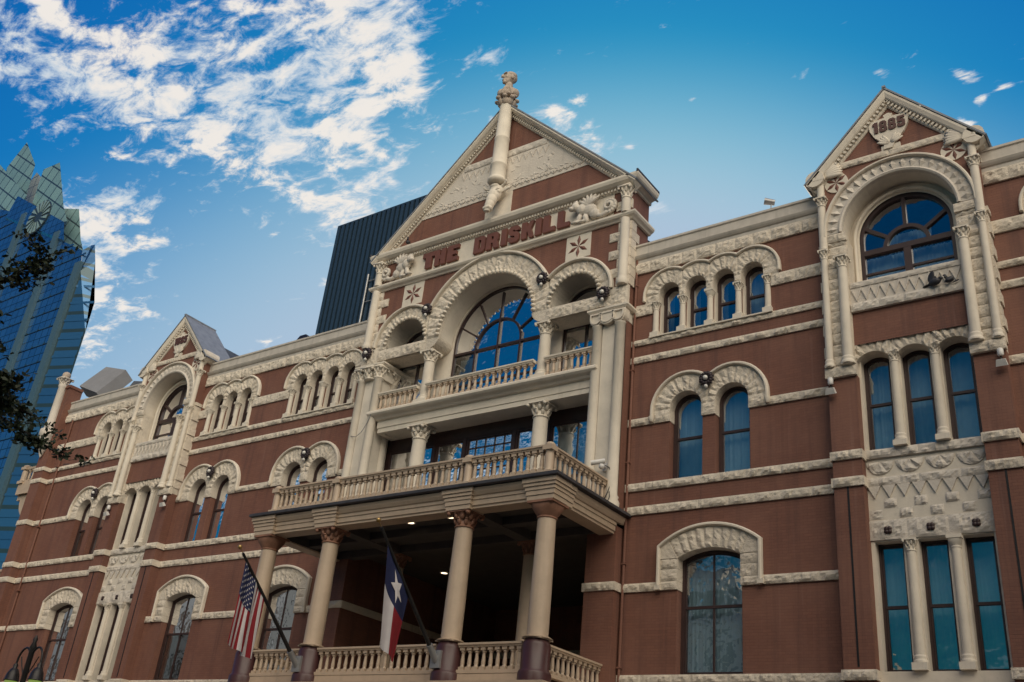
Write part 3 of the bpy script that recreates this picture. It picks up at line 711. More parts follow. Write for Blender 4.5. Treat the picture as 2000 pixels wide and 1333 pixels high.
def gable_bay(c, side):
    y = -DB; near = side == 'right'
    for sg in (-1, 1):
        xo, xi = c+sg*BW, c+sg*1.42; a, b = min(xo, xi), max(xo, xi)
        p = MB(); p.box(a, b, y, .45, 5.4, 13.45)
        xs = c+sg*1.80
        p.build('pier', 'painted_brick', hotel)
        gv = MB(); gv.box(xs-.022, xs+.022, y-.012, y+.02, 6.1, LV['B20']); gv.build('downpipe_slot', 'black_metal', hotel)
        for k in ('F', 'B2', 'B1'):
            mb = MB(); rock_band(mb, a-.0, b+.0, LV[k+'0'], LV[k], y, .05, .8)
            mb.box(xo-.045, xo+.045, y-.05, .03, LV[k+'0'], LV[k]); mb.box(xi-.04, xi+.04, y-.05, .2, LV[k+'0'], LV[k])
            mb.build('string_course', 'rock_stone', hotel)
        q = MB()                                              # rusticated strip behind the colonnettes
        z = 13.45
        rock_band(q, a-.04, b+.04, 13.40, 13.68, y, .10, 1.2, .05)
        q.box(a, b, y+.02, .45, 13.45, 17.62)
        z = 13.70
        while z < 17.55:
            hh = min(.34, 17.6-z); rock_band(q, a+.02, b-.02, z+.006, z+hh-.006, y, .0, 1.2, .055, back=.02)
            e = .03 if int(z*3) % 2 else .07
            q.box(xo-e if sg < 0 else xo-.02, xo+.02 if sg < 0 else xo+e, y+.03, .02, z+.01, z+hh-.01); z += hh
        rock_band(q, min(xi, c+sg*1.98), max(xi, c+sg*1.98), 17.56, 17.82, y, .07, 1.2, .05)
        q.build('quoin_strip', 'rock_stone', hotel)
        place('colonnette', OUTER_COL, (xo-sg*.10, y-.08, 13.68), hotel)
        place('colonnette', INNER_COL, (xi+sg*.14, y-.10, 13.68), hotel)
        place('colonnette', UPPER_COL, (xo-sg*.10, y-.06, 17.33), hotel)
        cp = MB(); capital(cp, .115, .28, 0, 'leaf'); o = place('capital', cp.mesh('capital', 'smooth_stone'), (xo-sg*.10, y-.06, 18.82), hotel)
    bs = MB(); bs.box(c-BW, c+BW, y-.06, .3, 0, 5.42); bs.box(c-BW-.04, c+BW+.04, y-.14, .3, 5.42, 5.56); bs.build('stone_base', 'rock_stone', hotel)
    # lower three lights
    yr = -.08; lw = .66; cs = [c-1.0, c, c+1.0]
    fl = MB(); fl.poly([[(c-1.42, 5.4), (c+1.42, 5.4), (c+1.42, 11.2), (c-1.42, 11.2)]]+[[(x-.33, 9.05), (x+.33, 9.05), (x+.33, LV['F']), (x-.33, LV['F'])] for x in cs], yr)
    for x in cs: fl.strip([(x-.33, 6.03), (x+.33, 6.03), (x+.33, 9.05), (x-.33, 9.05)], yr, yr+.34, True)
    fl.box(c-1.42, c+1.42, yr-.06, yr+.3, 5.75, LV['F'])
    fl.build('stone_panel', 'smooth_stone', hotel)
    for x in cs: window(x, lw, LV['F'], 9.05, 'flat', yr+.26, .50, 0, 'sheer' if near else 'sides', ft=.055)
    for i, x in enumerate((c-.5, c+.5)): place('column', BAY_COLL if i == 0 else BAY_COLC, (x, yr-.02, LV['F']+.01), hotel)
    d = MB()
    rock_band(d, c-1.42, c+1.42, 9.08, 9.56, yr, .03, .9, .05)
    for r in range(2):                                        # checkerboard of rough blocks
        for k in range(8):
            if (k+r) % 2: continue
            x0 = c-1.42+k*.355; rock_band(d, x0+.02, x0+.335, 9.60+r*.27, 9.84+r*.27, yr, .0, 1, .06, .05)
    for k in range(8):                                        # upright points
        x0 = c-1.42+k*.355; L = [(x0+.02, 10.44), (x0+.1775, 10.13), (x0+.335, 10.44)]
        d.extrude([L], yr-.045, yr+.01)
    rock_band(d, c-1.42, c+1.42, 10.45, 10.66, yr, .03, .7, .045)
    for k in range(4):                                        # scallops
        xc = c-1.42+.355+k*.71; rock_arch(d, xc, 11.06, .02, .33, pi, 2*pi, 3, yr, .02, .05, .06, .0)
    rock_band(d, c-1.42, c+1.42, 11.16, 11.385, yr, .06, .8, .05)
    d.build('carved_panel', 'carved_stone', hotel)
    for x in (c-.98, c, c+1.0):                               # quatrefoil vents
        vq = MB()
        for a in range(4): vq.ball((x+.05*cos(a*pi/2+pi/4), yr-.075, 9.30+.05*sin(a*pi/2+pi/4)), (.062, .035, .062), 8, 5)
        vq.build('vent', 'frame_paint', hotel)
    # middle three lights
    hs = [opening(x, .70, LV['B1']+.04, 13.94, 'seg', .14, t=-.015) for x in cs]
    ml = MB(); ml.poly([[(c-1.42, 11.2), (c+1.42, 11.2), (c+1.42, 14.5), (c-1.42, 14.5)]]+[h[::-1] for h in hs], yr)
    for h in hs: ml.strip(h, yr, yr+.34, True)
    ml.build('stone_panel', 'smooth_stone', hotel)
    for x in cs: window(x, .70, LV['B1']+.04, 13.94, 'seg', yr+.26, .5, 0, 'sheer' if near else 'sides', .14, ft=.055)
    for x in (c-.5, c+.5): place('column', BAY_COL, (x, yr-.03, LV['B1']+.04), hotel)
    hd = MB()
    for i, x in enumerate(cs):
        R = (.35**2+.14**2)/.28; zc = 14.08-R; a = math.acos(.35/R)
        def rf(t):
            xx = abs(cos(t)); return min(R+.62, .5/max(xx, 1e-3)) if True else 0
        rock_arch(hd, x, zc, R, rf, a*.80, pi-a*.80, 7, yr, .16, .06, .07, .3)
        L = [(x-.5, 13.93), (x-.35, 13.93), (x-.35, 14.3), (x-.5, 14.3)]; hd.extrude([L], yr-.16, yr+.1)
        L = [(x+.35, 13.93), (x+.5, 13.93), (x+.5, 14.3), (x+.35, 14.3)]; hd.extrude([L], yr-.16, yr+.1)
    hd.build('arch_surround', 'rock_stone', hotel)
    # brick apron, zigzag sill
    zc, ro, ri = 17.85, 2.0, 1.52
    bw = MB(); bw.poly([[(c-1.42, 14.3), (c+1.42, 14.3), (c+1.42, 15.5), (c-1.42, 15.5)]], y+.06); bw.build('brick_apron', 'painted_brick', hotel)
    zs = MB(); zs.box(c-1.42, c+1.42, y+.02, .4, 15.50, 16.12); rock_band(zs, c-1.42, c+1.42, 15.26, 15.50, y, .03, .7, .05, back=.4)
    zigzag(zs, c-1.38, c+1.38, 15.62, 15.95, y+.02, 11, .035, .04); rock_band(zs, c-1.42, c+1.42, 16.0, 16.16, y+.02, .02, .8, .03)
    zs.build('carved_sill', 'carved_stone', hotel)
    # upper wall with the big arch, and the gable above
    ey, ax = 19.95, 22.0
    notch = [(c+ri, 17.6), (c+ri, zc)]+arc(c, zc, ri, 0, pi, 28)[1:-1]+[(c-ri, zc), (c-ri, 17.6)]
    gw = MB(); gw.poly([[(c-BW, 17.6)]+notch[::-1]+[(c+BW, 17.6), (c+BW, ey), (c, ax), (c-BW, ey)]], y)
    for sg in (-1, 1): gw.add([(c+sg*BW, y, 17.6), (c+sg*BW, 1.2, 17.6), (c+sg*BW, 1.2, ey), (c+sg*BW, y, ey)], [(0, 1, 2, 3)])
    gw.build('brick_gable', 'painted_brick', hotel)
    so_ = MB(); so_.strip([(c+ri, 16.1), (c+ri, zc)]+arc(c, zc, ri, 0, pi, 28)[1:]+[(c-ri, 16.1)], y+.051, .25, smooth=False)
    so_.ring_ = None
    A = [(c+ri, 16.1)]+arc(c, zc, ri, 0, pi, 28)+[(c-ri, 16.1)]; B = [(c+1.25, 16.1)]+arc(c, zc-.02, 1.25, 0, pi, 28)+[(c-1.25, 16.1)]
    n = len(A)
    so_.add([(p[0], .25, p[1]) for p in A]+[(p[0], .25, p[1]) for p in B], [(i, i+1, n+i+1, n+i) for i in range(n-1)])
    so_.sweep_xz([(c+1.36, 16.15)]+arc(c, zc-.02, 1.36, 0, pi, 28)+[(c-1.36, 16.15)], [(-.06, .26), (-.05, .16), (0, .12), (.05, .16), (.06, .26)])
    so_.build('arch_reveal', 'smooth_stone', hotel)
    ar = MB()
    A = arc(c, zc, ri, 0, pi, 40); B = arc(c, zc, ro-.05, 0, pi, 40); n = 41
    yf = y-.05
    ar.add([(p[0], yf, p[1]) for p in A]+[(p[0], yf, p[1]) for p in B], [(i, i+1, n+i+1, n+i) for i in range(n-1)])
    ar.strip(A, yf, y+.05, smooth=True); ar.strip(B, yf, y+.02, smooth=True)
    for r in (ri+.05, ): ar.sweep_xz(arc(c, zc, r, 0, pi, 40), [(-.05, yf), (-.05, yf-.03), (.0, yf-.06), (.05, yf-.03), (.05, yf)])
    for k in range(21):                                       # carved lozenges round the arch
        a = pi*(k+.5)/21; rm = (ri+ro)/2+.03
        w2, h2 = .10, .165
        pts = [(cos(a)*(rm+h2), sin(a)*(rm+h2)), None]
        vs = [(c+(rm+q*h2)*cos(a)-p*w2*sin(a), yf-.002, zc+(rm+q*h2)*sin(a)+p*w2*cos(a)) for p, q in ((0, 1), (1, .1), (0, -1), (-1, -.1))]
        vs.append((c+rm*cos(a+.02), yf-.075, zc+rm*sin(a+.02)))
        ar.add(vs, [(0, 1, 4), (1, 2, 4), (2, 3, 4), (3, 0, 4)])
    sur = ar.build('arch_surround', 'carved_stone', hotel)
    h = MB(); hood(h, [(c+ro, 17.78)]+arc(c, zc, ro, 0, pi, 40)+[(c-ro, 17.78)], y-.03, 1.0); h.build('hood_moulding', 'smooth_stone', sur)
    # big window
    f = MB(); r = 1.25; yw = .30; zb, zt = 16.12, 17.42
    outl = opening(c, 2*r+.02, zb, zc-.02, 'round', n=30); inn = opening(c, 2*r, zb, zc-.02, 'round', n=30, t=.10)
    f.ring(outl, inn, yw, yw+.15)
    f.box(c-r+.09, c+r-.09, yw-.02, yw+.15, zt-.08, zt+.08); f.box(c-.10, c+.10, yw-.015, yw+.15, zb, zt-.08)
    z4 = zt+.04
    f.sweep_xz(arc(c, z4, .58, 0, pi, 20), [(-.055, yw), (-.055, yw+.12), (.055, yw+.12), (.055, yw)])
    for a in (36, 90, 144):
        a = rad(a); f.sweep_xz([(c+.62*cos(a), z4+.62*sin(a)), (c+1.42*cos(a), z4+1.42*sin(a)) if a != pi/2 else (c, z4+1.55)], [(-.05, yw+.005), (-.05, yw+.12), (.05, yw+.12), (.05, yw+.005)])
    for sg in (-1, 1):
        xm = c+sg*.62; f.box(xm-.52, xm+.52, yw+.03, yw+.11, 16.72, 16.78)
    fr = f.build('window', 'frame_paint', hotel)
    p = MB(); p.poly([opening(c, 2*r, zb, zc-.02, 'round', n=30, t=.08)], yw+.08); p.build('pane', 'window_glass', fr)
    cu = MB(); curtain_mesh(cu, c-r+.05, c+r-.05, zb, zt, yw+.35); 
    if near: curtain_mesh(cu, c-.6, c+.6, zt+.05, zt+.62, yw+.36, .09)
    cu.build('curtain', 'curtain_cloth' if near else 'drape_cloth', fr)
    # stars, shield, band
    for sg in (-1, 1):
        st = MB(); L = arc(c+sg*1.60, 19.58, .335, 0, 2*pi, 28)[:-1]; st.extrude([L], y-.03, y+.01)
        disc = st.build('roundel', 'smooth_stone', hotel)
        s2 = MB(); petal_star(s2, c+sg*1.60, 19.58, .34, y-.033, .03, 6, pi/2+.08, .17); s2.build('star', 'letter_paint', disc)
    bn = MB(); rock_band(bn, c-1.45, c+1.45, 20.0, 20.21, y, .04, .8, .04); bn.build('string_course', 'rock_stone', hotel)
    sh = MB(); hw = .56
    L = [(c-.07-.12, 20.22), (c-.07+.12, 20.22), (c+.16, 20.46), (c+.40, 20.72), (c+.53, 21.02), (c+.56, 21.42), (c+.40, 21.36), (c+.20, 21.40), (c+.10, 21.40), (c+.13, 21.5), (c, 21.56), (c-.13, 21.5), (c-.10, 21.40), (c-.20, 21.40), (c-.40, 21.36), (c-.56, 21.42), (c-.53, 21.02), (c-.40, 20.72), (c-.16, 20.46)]
    L = [(x, 20.22+(z_-20.22)*.93) for x, z_ in L]
    sh.extrude([L], y-.09, y+.01); sh.box(c-.26, c+.26, y-.05, y, 20.21, 20.36)
    leaf_fan(sh, c, 20.36, y-.09, .38, rad(22), rad(62), 4, .022); leaf_fan(sh, c, 20.36, y-.09, .38, rad(118), rad(158), 4, .022)
    shield = sh.build('date_shield', 'smooth_stone', hotel)
    x = c-.44; dg = MB()
    for ch, w in (('1', .15), ('8', .215), ('8', .215), ('5', .215)):
        l = letter(ch, x, 20.83, .38, y-.125, y-.085, w); dg.add(l.v, l.f); x += w+.035
    dg.build('date', 'date_paint', shield)
    # raking eaves
    rk = MB(); hw = 2.42; zl, zt = 19.62, 22.22
    path = [(c+hw, zl), (c, zt), (c-hw, zl)]
    rk.sweep_xz(path, [(0, y-.22), (.06, y-.22), (.16, y-.18), (.19, y-.15), (.20, y-.08), (.33, y-.07), (.36, y-.04), (.36, y+.02), (0, y+.02)])
    ln = hypot(hw, zt-zl)
    for sg in (-1, 1):
        dx, dz = -sg*hw/ln, (zt-zl)/ln; nx, nz_ = -sg*dz*-1, 0
        for k in range(24):
            t = .20+(ln-.45)*k/23; px, pz = c+sg*hw+dx*t, zl+dz*t
            ox, oz = (-sg)*dz*.255, -abs(dx)*.255
            px, pz = px+ox, pz+oz; a = atan2(dz, dx)
            q = [(-.03, -.045), (.03, -.045), (.03, .045), (-.03, .045)]
            L = [(px+u*cos(a)-v*sin(a), pz+u*sin(a)+v*cos(a)) for u, v in q]; rk.extrude([L], y-.145, y-.09)
    for sg in (-1, 1):                                        # rolled ends
        rk.sweep_xz(arc(c+sg*2.16, 19.78, .14, 0, 2*pi, 14)[:-1], [(-.13, y-.22), (.08, y-.22), (.08, y+.5), (-.13, y+.5)], closed=True)
        rk.lathe([(.001, 0)], (0, 0, 0), 3) if False else None
        leaf_fan(rk, c+sg*2.05, 19.84, y-.10, .66, rad(-4) if sg < 0 else rad(184), rad(38) if sg < 0 else rad(142), 6, .06)
    rk.build('raking_cornice', 'smooth_stone', hotel)
    rf_ = MB(); yb = 1.15                                     # zinc roof behind the eaves
    rf_.sweep_xz([(c+hw+.03, zl+.0), (c, zt+.03), (c-hw-.03, zl+.0)], [(0, y-.24), (-.05, y-.24), (-.05, yb), (0, yb)])
    rf_.box(c-.05, c+.05, y-.26, yb+.02, zt+.06, zt+.13)
    rf_.add([(c+hw, yb, zl), (c, yb, zt), (c-hw, yb, zl)], [(0, 1, 2)])
    zr_ = rf_.build('gable_roof', 'zinc', hotel)
    sl_ = MB(); w2 = 3.6
    sl_.add([(c-w2, yb, 18.6), (c+w2, yb, 18.6), (c, yb, 21.75), (c-w2, 11, 18.6), (c+w2, 11, 18.6), (c, 8, 21.75)], [(0, 1, 2), (1, 4, 5, 2), (0, 2, 5, 3), (3, 5, 4)])
    sl_.build('slate_roof', 'slate', hotel)
for c, s in BAYS: gable_bay(c, s)

# ---- corner pilaster, corner column, side gable
m = MB(); m.box(-46.97, -46.15, -.38, .3, 0, 20.25); m.box(-47.05, -46.10, -.44, .3, 20.25, 20.4)
m.build('pilaster', 'painted_brick', hotel)
m = MB()
for k in ('F', 'C', 'B2', 'B1', 'G', 'D', 'E'):
    rock_band(m, -47.0, -46.12, LV[k+'0'], LV[k], -.38, .03, 1.0, .04); m.box(-46.17, -46.11, -.41, .02, LV[k+'0'], LV[k])
m.build('string_course', 'rock_stone', hotel)
m = MB(); m.tube([(-45.5, -.06, .2), (-45.5, -.06, 18.5)], .05, 10)
for z in (4, 7, 10, 13, 16): m.box(-45.6, -45.4, -.17, 0, z, z+.06)
m.build('downpipe', 'painted_brick', hotel)
m = MB(); m.tube([(HX+5.77, -.05, .2), (HX+5.77, -.05, 19.0)], .042, 10)
for z in (6.2, 9, 12, 15, 18): m.box(HX+5.71, HX+5.83, -.10, 0, z, z+.04)
m.build('downpipe', 'painted_brick', hotel)
m = MB(); px, py = -46.72, -.48
m.lathe([(.02, 16.55), (.10, 16.7), (.14, 16.85), (.20, 16.9), (.20, 17.05), (.27, 17.15), (.27, 17.3), (.34, 17.42), (.34, 17.62), (.38, 17.66), (.38, 17.95), (.26, 18.05), (.24, 18.2), (.21, 18.35), (.20, 20.3), (.24, 20.36), (.22, 20.42)], (px, py, 0), 16)
cb = MB(); capital(cb, .2, .38, 0, 'leaf'); m.add([(p[0]+px, p[1]+py, p[2]+20.42) for p in cb.v], cb.f, True)
m.build('corner_column', 'carved_stone', hotel)
m = MB(); m.ball((px, py, 20.98), .21, 14, 10); m.lathe([(.12, 0), (.1, .1)], (px, py, 20.78), 10); m.build('ball_finial', 'statue_stone', hotel)
m = MB()                                                       # pale coping slab of the side gable and its slate slope
P4 = [(-48.0, 1.0, 21.3), (-47.6, 1.9, 22.75), (-45.75, 2.0, 22.25), (-46.2, 1.05, 20.6)]
m.add([Vector(p) for p in P4]+[Vector(p)+Vector((.10, .5, -.42)) for p in P4], [(0, 1, 2, 3), (7, 6, 5, 4), (0, 4, 5, 1), (1, 5, 6, 2), (2, 6, 7, 3), (3, 7, 4, 0)])
m.build('gable_coping', 'grey_stone', hotel)
m = MB(); m.add([(-45.9, 1.6, 19.3), (-40.0, 1.6, 19.2), (-40.0, 4.2, 21.3), (-45.7, 2.6, 21.85), (-45.9, 9, 19.3), (-40, 9, 19.3)], [(0, 1, 2, 3), (3, 2, 5, 4)])
m.build('slate_roof', 'slate', hotel)
m = MB(); m.box(-46.6, 13.7, .5, 16, 19.1, 19.25); m.build('flat_roof', 'roof_edge', hotel)

# ---- central pavilion
Y = -DP
def X(r): return HX+r
ZC = 17.74                                     # springing of the great arch
SX = 3.67
def petal_panels():
    for sg in (-1, 1):
        p = MB(); s = MB()
        x = X(sg*SX-(.0 if sg > 0 else .0)); z = 20.0-.05
        p.box(x-.49, x+.49, Y-.02, Y+.02, z-.49, z+.49); petal_star(s, x, z, .44, Y-.022, .04, 6, pi/2-.05, .17)
        a = p.build('star_panel', 'smooth_stone', hotel); s.build('star', 'letter_paint', a)
petal_panels()
w = MB()
big = [(X(-2.66), 17.3), (X(-2.66), ZC+.002), (X(-2.04), ZC+.002)]+arc(HX, ZC, 2.04, pi, 0, 40)[1:-1]+[(X(2.04), ZC+.002), (X(2.66), ZC+.002), (X(2.66), 17.3)]
sides = [[(X(sg*SX)-.93, ZC), (X(sg*SX)+.93, ZC), (X(sg*SX)+.93, 17.88)]+arc(X(sg*SX), 17.88, .93, 0, pi, 24)[1:-1]+[(X(sg*SX)-.93, 17.88)] for sg in (-1, 1)]
w.poly([[(X(-5.67), 17.3)]+big+[(X(5.67), 17.3), (X(5.67), 21.9), (HX, 27.1), (X(-5.67), 21.9)]]+[s[::-1] for s in sides], Y)
for sg in (-1, 1):
    xe = X(sg*5.67)
    w.add([(xe, Y, 10.4), (xe, .75, 10.4), (xe, .75, 22.0), (xe, Y, 22.0)], [(0, 1, 2, 3)])
w.add([(X(-5.67), .75, 19.2), (X(5.67), .75, 19.2), (X(5.67), .75, 21.9), (HX, .75, 27.1), (X(-5.67), .75, 21.9)], [(0, 1, 2, 3, 4)])
w.build('brick_gable', 'painted_brick', hotel)
sf = MB(); sf.strip(arc(HX, ZC, 2.04, pi, 0, 40), Y, .35, smooth=True)
for s in sides: sf.strip(s, Y, .35, True, smooth=False)
sf.build('arch_reveal', 'smooth_stone', hotel)
# three rough arches with cable beads
for cx, r0, r1, zc, nv in ((HX, 2.04, 2.80, ZC, 19), (X(-SX), .93, 1.40, 17.88, 11), (X(SX), .93, 1.40, 17.88, 11)):
    a = MB(); sd_ = 0 if cx == HX else (1 if cx > HX else -1); lim = 2.64 if sd_ == 0 else SX-2.64
    def rfun(t, r0=r0, r1=r1, lim=lim, sd_=sd_):
        c_ = cos(t)
        return max(r0+.05, min(r1, lim/max(1e-3, abs(c_)))) if (sd_ == 0 or c_*sd_ < 0) else r1
    rock_arch(a, cx, zc, r0-.005, rfun, 0, pi, nv, Y, .06, .06, .08, .1)
    if r0 < 1.5:
        for sg in (-1, 1):
            x0, x1 = sorted((cx+sg*r0, cx+sg*(lim if sg*sd_ < 0 else r1))); rock_band(a, x0, x1, ZC, zc, Y, .06, 1, .05)
    sur = a.build('arch_surround', 'rock_stone', hotel)
    bd = MB(); nb = int(pi*r0/(.17 if r0 > 1.5 else .155))
    for k in range(nb):
        t = pi*(k+.5)/nb; rr = r0+.05; ct, st_ = cos(t), sin(t); hw = pi*r0/nb*.36
        bd.ball((cx+rr*ct, Y-.10, zc+rr*st_), (hw*1.05, .085, .085), 8, 6, Matrix.Rotation(-(t+pi/2), 3, 'Y'))
    bd.build('bead_moulding', 'smooth_stone', sur)
    h = MB(); R = r1+.06
    b0, b1 = (rad(23.6), pi-rad(23.6)) if sd_ == 0 else ((0, rad(135)) if sd_ > 0 else (rad(45), pi))
    hood(h, arc(cx, zc, R, b0, b1, 40), Y-.05, 1.15); h.build('hood_moulding', 'smooth_stone', sur)
# lintels on the loggia columns
for sg in (-1, 1):
    l = MB(); x0, x1 = sorted((X(sg*2.62), X(sg*5.0)))
    l.box(x0, x1, Y-.02, .35, 17.3, ZC); rock_band(l, x0, x1, 17.3, ZC-.004, Y-.02, .05, 1.3, .06)
    xr = X(sg*2.62)                                          # rounded corbel end under the great arch
    L = [(xr, ZC), (X(sg*2.02), ZC)]+[(X(sg*(2.02+.60*(1-cos(t)))), ZC-.44*sin(t)) for t in [pi/2*k/8 for k in range(1, 9)]]
    if sg > 0: L = L[::-1]
    l.extrude([L], Y-.06, .35)
    x0, x1 = sorted((X(sg*4.9), X(sg*5.72))); rock_band(l, x0, x1, 17.14, 17.9, Y, .08, 1.0, .06)
    l.build('lintel', 'rock_stone', hotel)
# quoins and corner shafts
for sg in (-1, 1):
    q = MB(); z = 17.95; k = 0
    while z < 20.35:
        hh = .35; wd = .80 if k % 2 else .48
        x0, x1 = sorted((X(sg*5.70), X(sg*(5.70-wd)))); rock_band(q, x0, x1, z+.008, min(z+hh, 20.4)-.008, Y, .03, 1.2, .05)
        q.box(*sorted((X(sg*5.72), X(sg*5.66))), Y+.0, Y+(.5 if k % 2 else .3), z+.01, z+hh-.01); z += hh; k += 1
    q.build('quoins', 'rock_stone', hotel)
    q = MB(); x0, x1 = sorted((X(sg*5.70), X(sg*5.1))); rock_band(q, x0, x1, 20.9, 21.25, Y, .03, 1.2, .05); q.build('quoin_block', 'rock_stone', hotel)
    sh = MB(); xx = X(sg*5.52)
    sh.lathe([(.18, 17.9), (.21, 18.0), (.17, 18.1), (.155, 18.2), (.155, 20.42)], (xx, Y-.12, 0), 14)
    sh.lathe([(.155, 20.66), (.155, 21.2)], (xx, Y-.12, 0), 14)
    cb = MB(); capital(cb, .155, .46, 0, 'leaf'); sh.add([(p[0]+xx, p[1]+Y-.12, p[2]+21.2) for p in cb.v], cb.f, True)
    sh.build('corner_shaft', 'smooth_stone', hotel)
# cornices
cpath = [(X(-5.7), .75), (X(-5.7), Y), (X(5.7), Y), (X(5.7), .75)]
m = MB(); m.sweep_xy(cpath, [(-.02, 20.42), (.06, 20.42), (.10, 20.47), (.18, 20.52), (.22, 20.58), (.22, 20.65), (-.02, 20.67)]); m.build('cornice', 'smooth_stone', hotel)
m = MB(); m.sweep_xy(cpath, [(-.02, 21.66), (.05, 21.66), (.06, 21.70), (.06, 21.78), (.20, 21.82), (.30, 21.90), (.34, 22.0), (.34, 22.08), (.30, 22.10), (-.02, 22.14)])
x = X(-5.6)
while x < X(5.6): m.box(x, x+.065, Y-.14, Y-.05, 21.69, 21.78); x += .125
m.build('cornice', 'smooth_stone', hotel)
m = MB(); m.sweep_xy([(X(5.98), Y-.36), (X(5.98), .78)], [(0, 22.06), (.06, 22.06), (.06, 22.16), (0, 22.16)]); m.sweep_xy([(X(-5.98), .78), (X(-5.98), Y-.36)], [(0, 22.06), (.06, 22.06), (.06, 22.16), (0, 22.16)]); m.build('gutter', 'roof_edge', hotel)
# name band
m = MB(); m.box(X(-4.75), X(4.98), Y-.02, Y+.02, 20.67, 21.66); sign = m.build('name_sign', 'smooth_stone', hotel, 'cream stone name band reading THE DRISKILL')
LX = [('T', -22.97, .60), ('H', -22.36, .52), ('E', -21.76, .53), ('D', -20.50, .52), ('R', -19.93, .54), ('I', -19.27, .25), ('S', -18.93, .46), ('K', -18.37, .50), ('I', -17.77, .25), ('L', -17.44, .50), ('L', -16.84, .50)]
for ch, x, wd in LX:
    l = letter(ch, x, 20.86, .69, Y-.13, Y-.015, wd); l.build('letter', 'letter_paint', sign)
# raking cornice and pediment
rk = MB(); hw, zl, zt = 5.95, 21.76, 27.42
sl = hypot(hw, zt-zl)
path = [(X(hw), zl), (HX, zt), (X(-hw), zl)]
rk.sweep_xz(path, [(0, Y-.34), (.05, Y-.34), (.12, Y-.26), (.15, Y-.17), (.17, Y-.17), (.18, Y-.07), (.30, Y-.06), (.33, Y-.03), (.33, Y+.02), (0, Y+.1)])
for sg in (-1, 1):
    dx, dz = -sg*hw/sl, (zt-zl)/sl; a = atan2(dz, dx)
    for k in range(58):
        t = .65+(sl-1.0)*k/57; px, pz = X(sg*hw)+dx*t-sg*dz*.24, zl+dz*t-abs(dx)*.24
        q = [(-.034, -.045), (.034, -.045), (.034, .045), (-.034, .045)]
        rk.extrude([[(px+u*cos(a)-v*sin(a), pz+u*sin(a)+v*cos(a)) for u, v in q]], Y-.15, Y-.06)
rk.build('raking_cornice', 'smooth_stone', hotel)
rf = MB(); rf.sweep_xz([(X(hw+.02), zl), (HX, zt+.02), (X(-hw-.02), zl)], [(0, Y-.36), (-.05, Y-.36), (-.05, .8), (0, .8)]); rf.build('gable_roof', 'zinc', hotel)
rf = MB(); e = 7.2
rf.add([(X(-e), .9, 18.9), (X(e), .9, 18.9), (HX, .9, 25.6), (X(-e), 14, 18.9), (X(e), 14, 18.9), (HX, 14, 25.6)], [(0, 1, 2), (1, 4, 5, 2), (0, 2, 5, 3), (3, 5, 4)])
rf.build('slate_roof', 'slate', hotel)
# carved band across the pediment
def rake_half(z): return (zt-.34*sl/hw-z)*hw/(zt-zl)
m = MB(); z0, z1 = 23.32, 25.28; a0, a1 = rake_half(z0)+.03, rake_half(z1)+.03
m.extrude([[(X(-a0), z0), (X(a0), z0), (X(a1), z1), (X(-a1), z1)]], Y-.03, Y+.01)
rock_band(m, X(-a1-.15), X(a1+.15), 24.97, 25.26, Y-.03, .02, .8, .04)
rnd = random.Random(3)
n = 26
for k in range(n):                                            # fringe of arches
    xx = X(-a0+.35+(2*a0-.7)*k/(n-1)); m.sweep_xz(arc(xx, z0+.28, .12, pi, 2*pi, 6), [(-.025, Y-.03), (-.025, Y-.06), (.025, Y-.06), (.025, Y-.03)])
    m.box(xx-.02, xx+.02, Y-.06, Y-.03, z0+.10, z0+.30)
for k in range(14):                                           # row of points
    wz = rake_half(24.9)-.1; xx = X(-wz+2*wz*(k+.5)/14); s = wz/14*.8
    m.sweep_xz([(xx-s, 24.88), (xx, 24.60), (xx+s, 24.88)], [(-.02, Y-.03), (-.02, Y-.055), (.02, Y-.055), (.02, Y-.03)])
for k in range(46):
    zz = rnd.uniform(23.75, 24.5); wz = rake_half(zz)-.35; xx = X(rnd.uniform(-wz, wz))
    m.ball((xx, Y-.03, zz), (rnd.uniform(.05, .16), .014, rnd.uniform(.02, .05)), 7, 5, Matrix.Rotation(rnd.uniform(0, 3), 3, 'Y'))
for k in range(30):
    wz = rake_half(23.7)-.3; xx = X(-wz+2*wz*k/29); m.ball((xx, Y-.03, 23.68+.03*sin(k*2.1)), (.11, .02, .03), 7, 5, Matrix.Rotation(.4*sin(k), 3, 'Y'))
m.build('carved_band', 'carved_stone', hotel)
m = MB(); m.box(HX-.62, HX+.56, Y-.03, Y+.02, 22.14, 23.31); m.build('carved_panel', 'smooth_stone', hotel)
# column rising through the gable
m = MB(); cy = Y-.32
m.lathe([(.02, 23.55), (.30, 23.58), (.36, 23.66), (.36, 23.74), (.31, 23.80), (.30, 23.85), (.30, 24.35), (.325, 24.38), (.325, 24.44), (.29, 24.48), (.285, 25.6), (.30, 25.63), (.30, 25.69), (.275, 25.72), (.25, 27.2), (.26, 27.3)], (HX, cy, 0), 20)
m.build('gable_column', 'smooth_stone', hotel)

def blob(name, parts, mat, parent, vox=.02, loc=None):
    mb = MB()
    for p in parts: mb.ball(*p)
    o = mb.build(name, mat, parent)
    r = o.modifiers.new('remesh', 'REMESH'); r.mode = 'VOXEL'; r.voxel_size = vox; r.use_smooth_shade = True
    return o
def RY(a): return Matrix.Rotation(a, 3, 'Y')
def RX(a): return Matrix.Rotation(a, 3, 'X')
def RZ(a): return Matrix.Rotation(a, 3, 'Z')
E3 = Matrix.Identity(3)
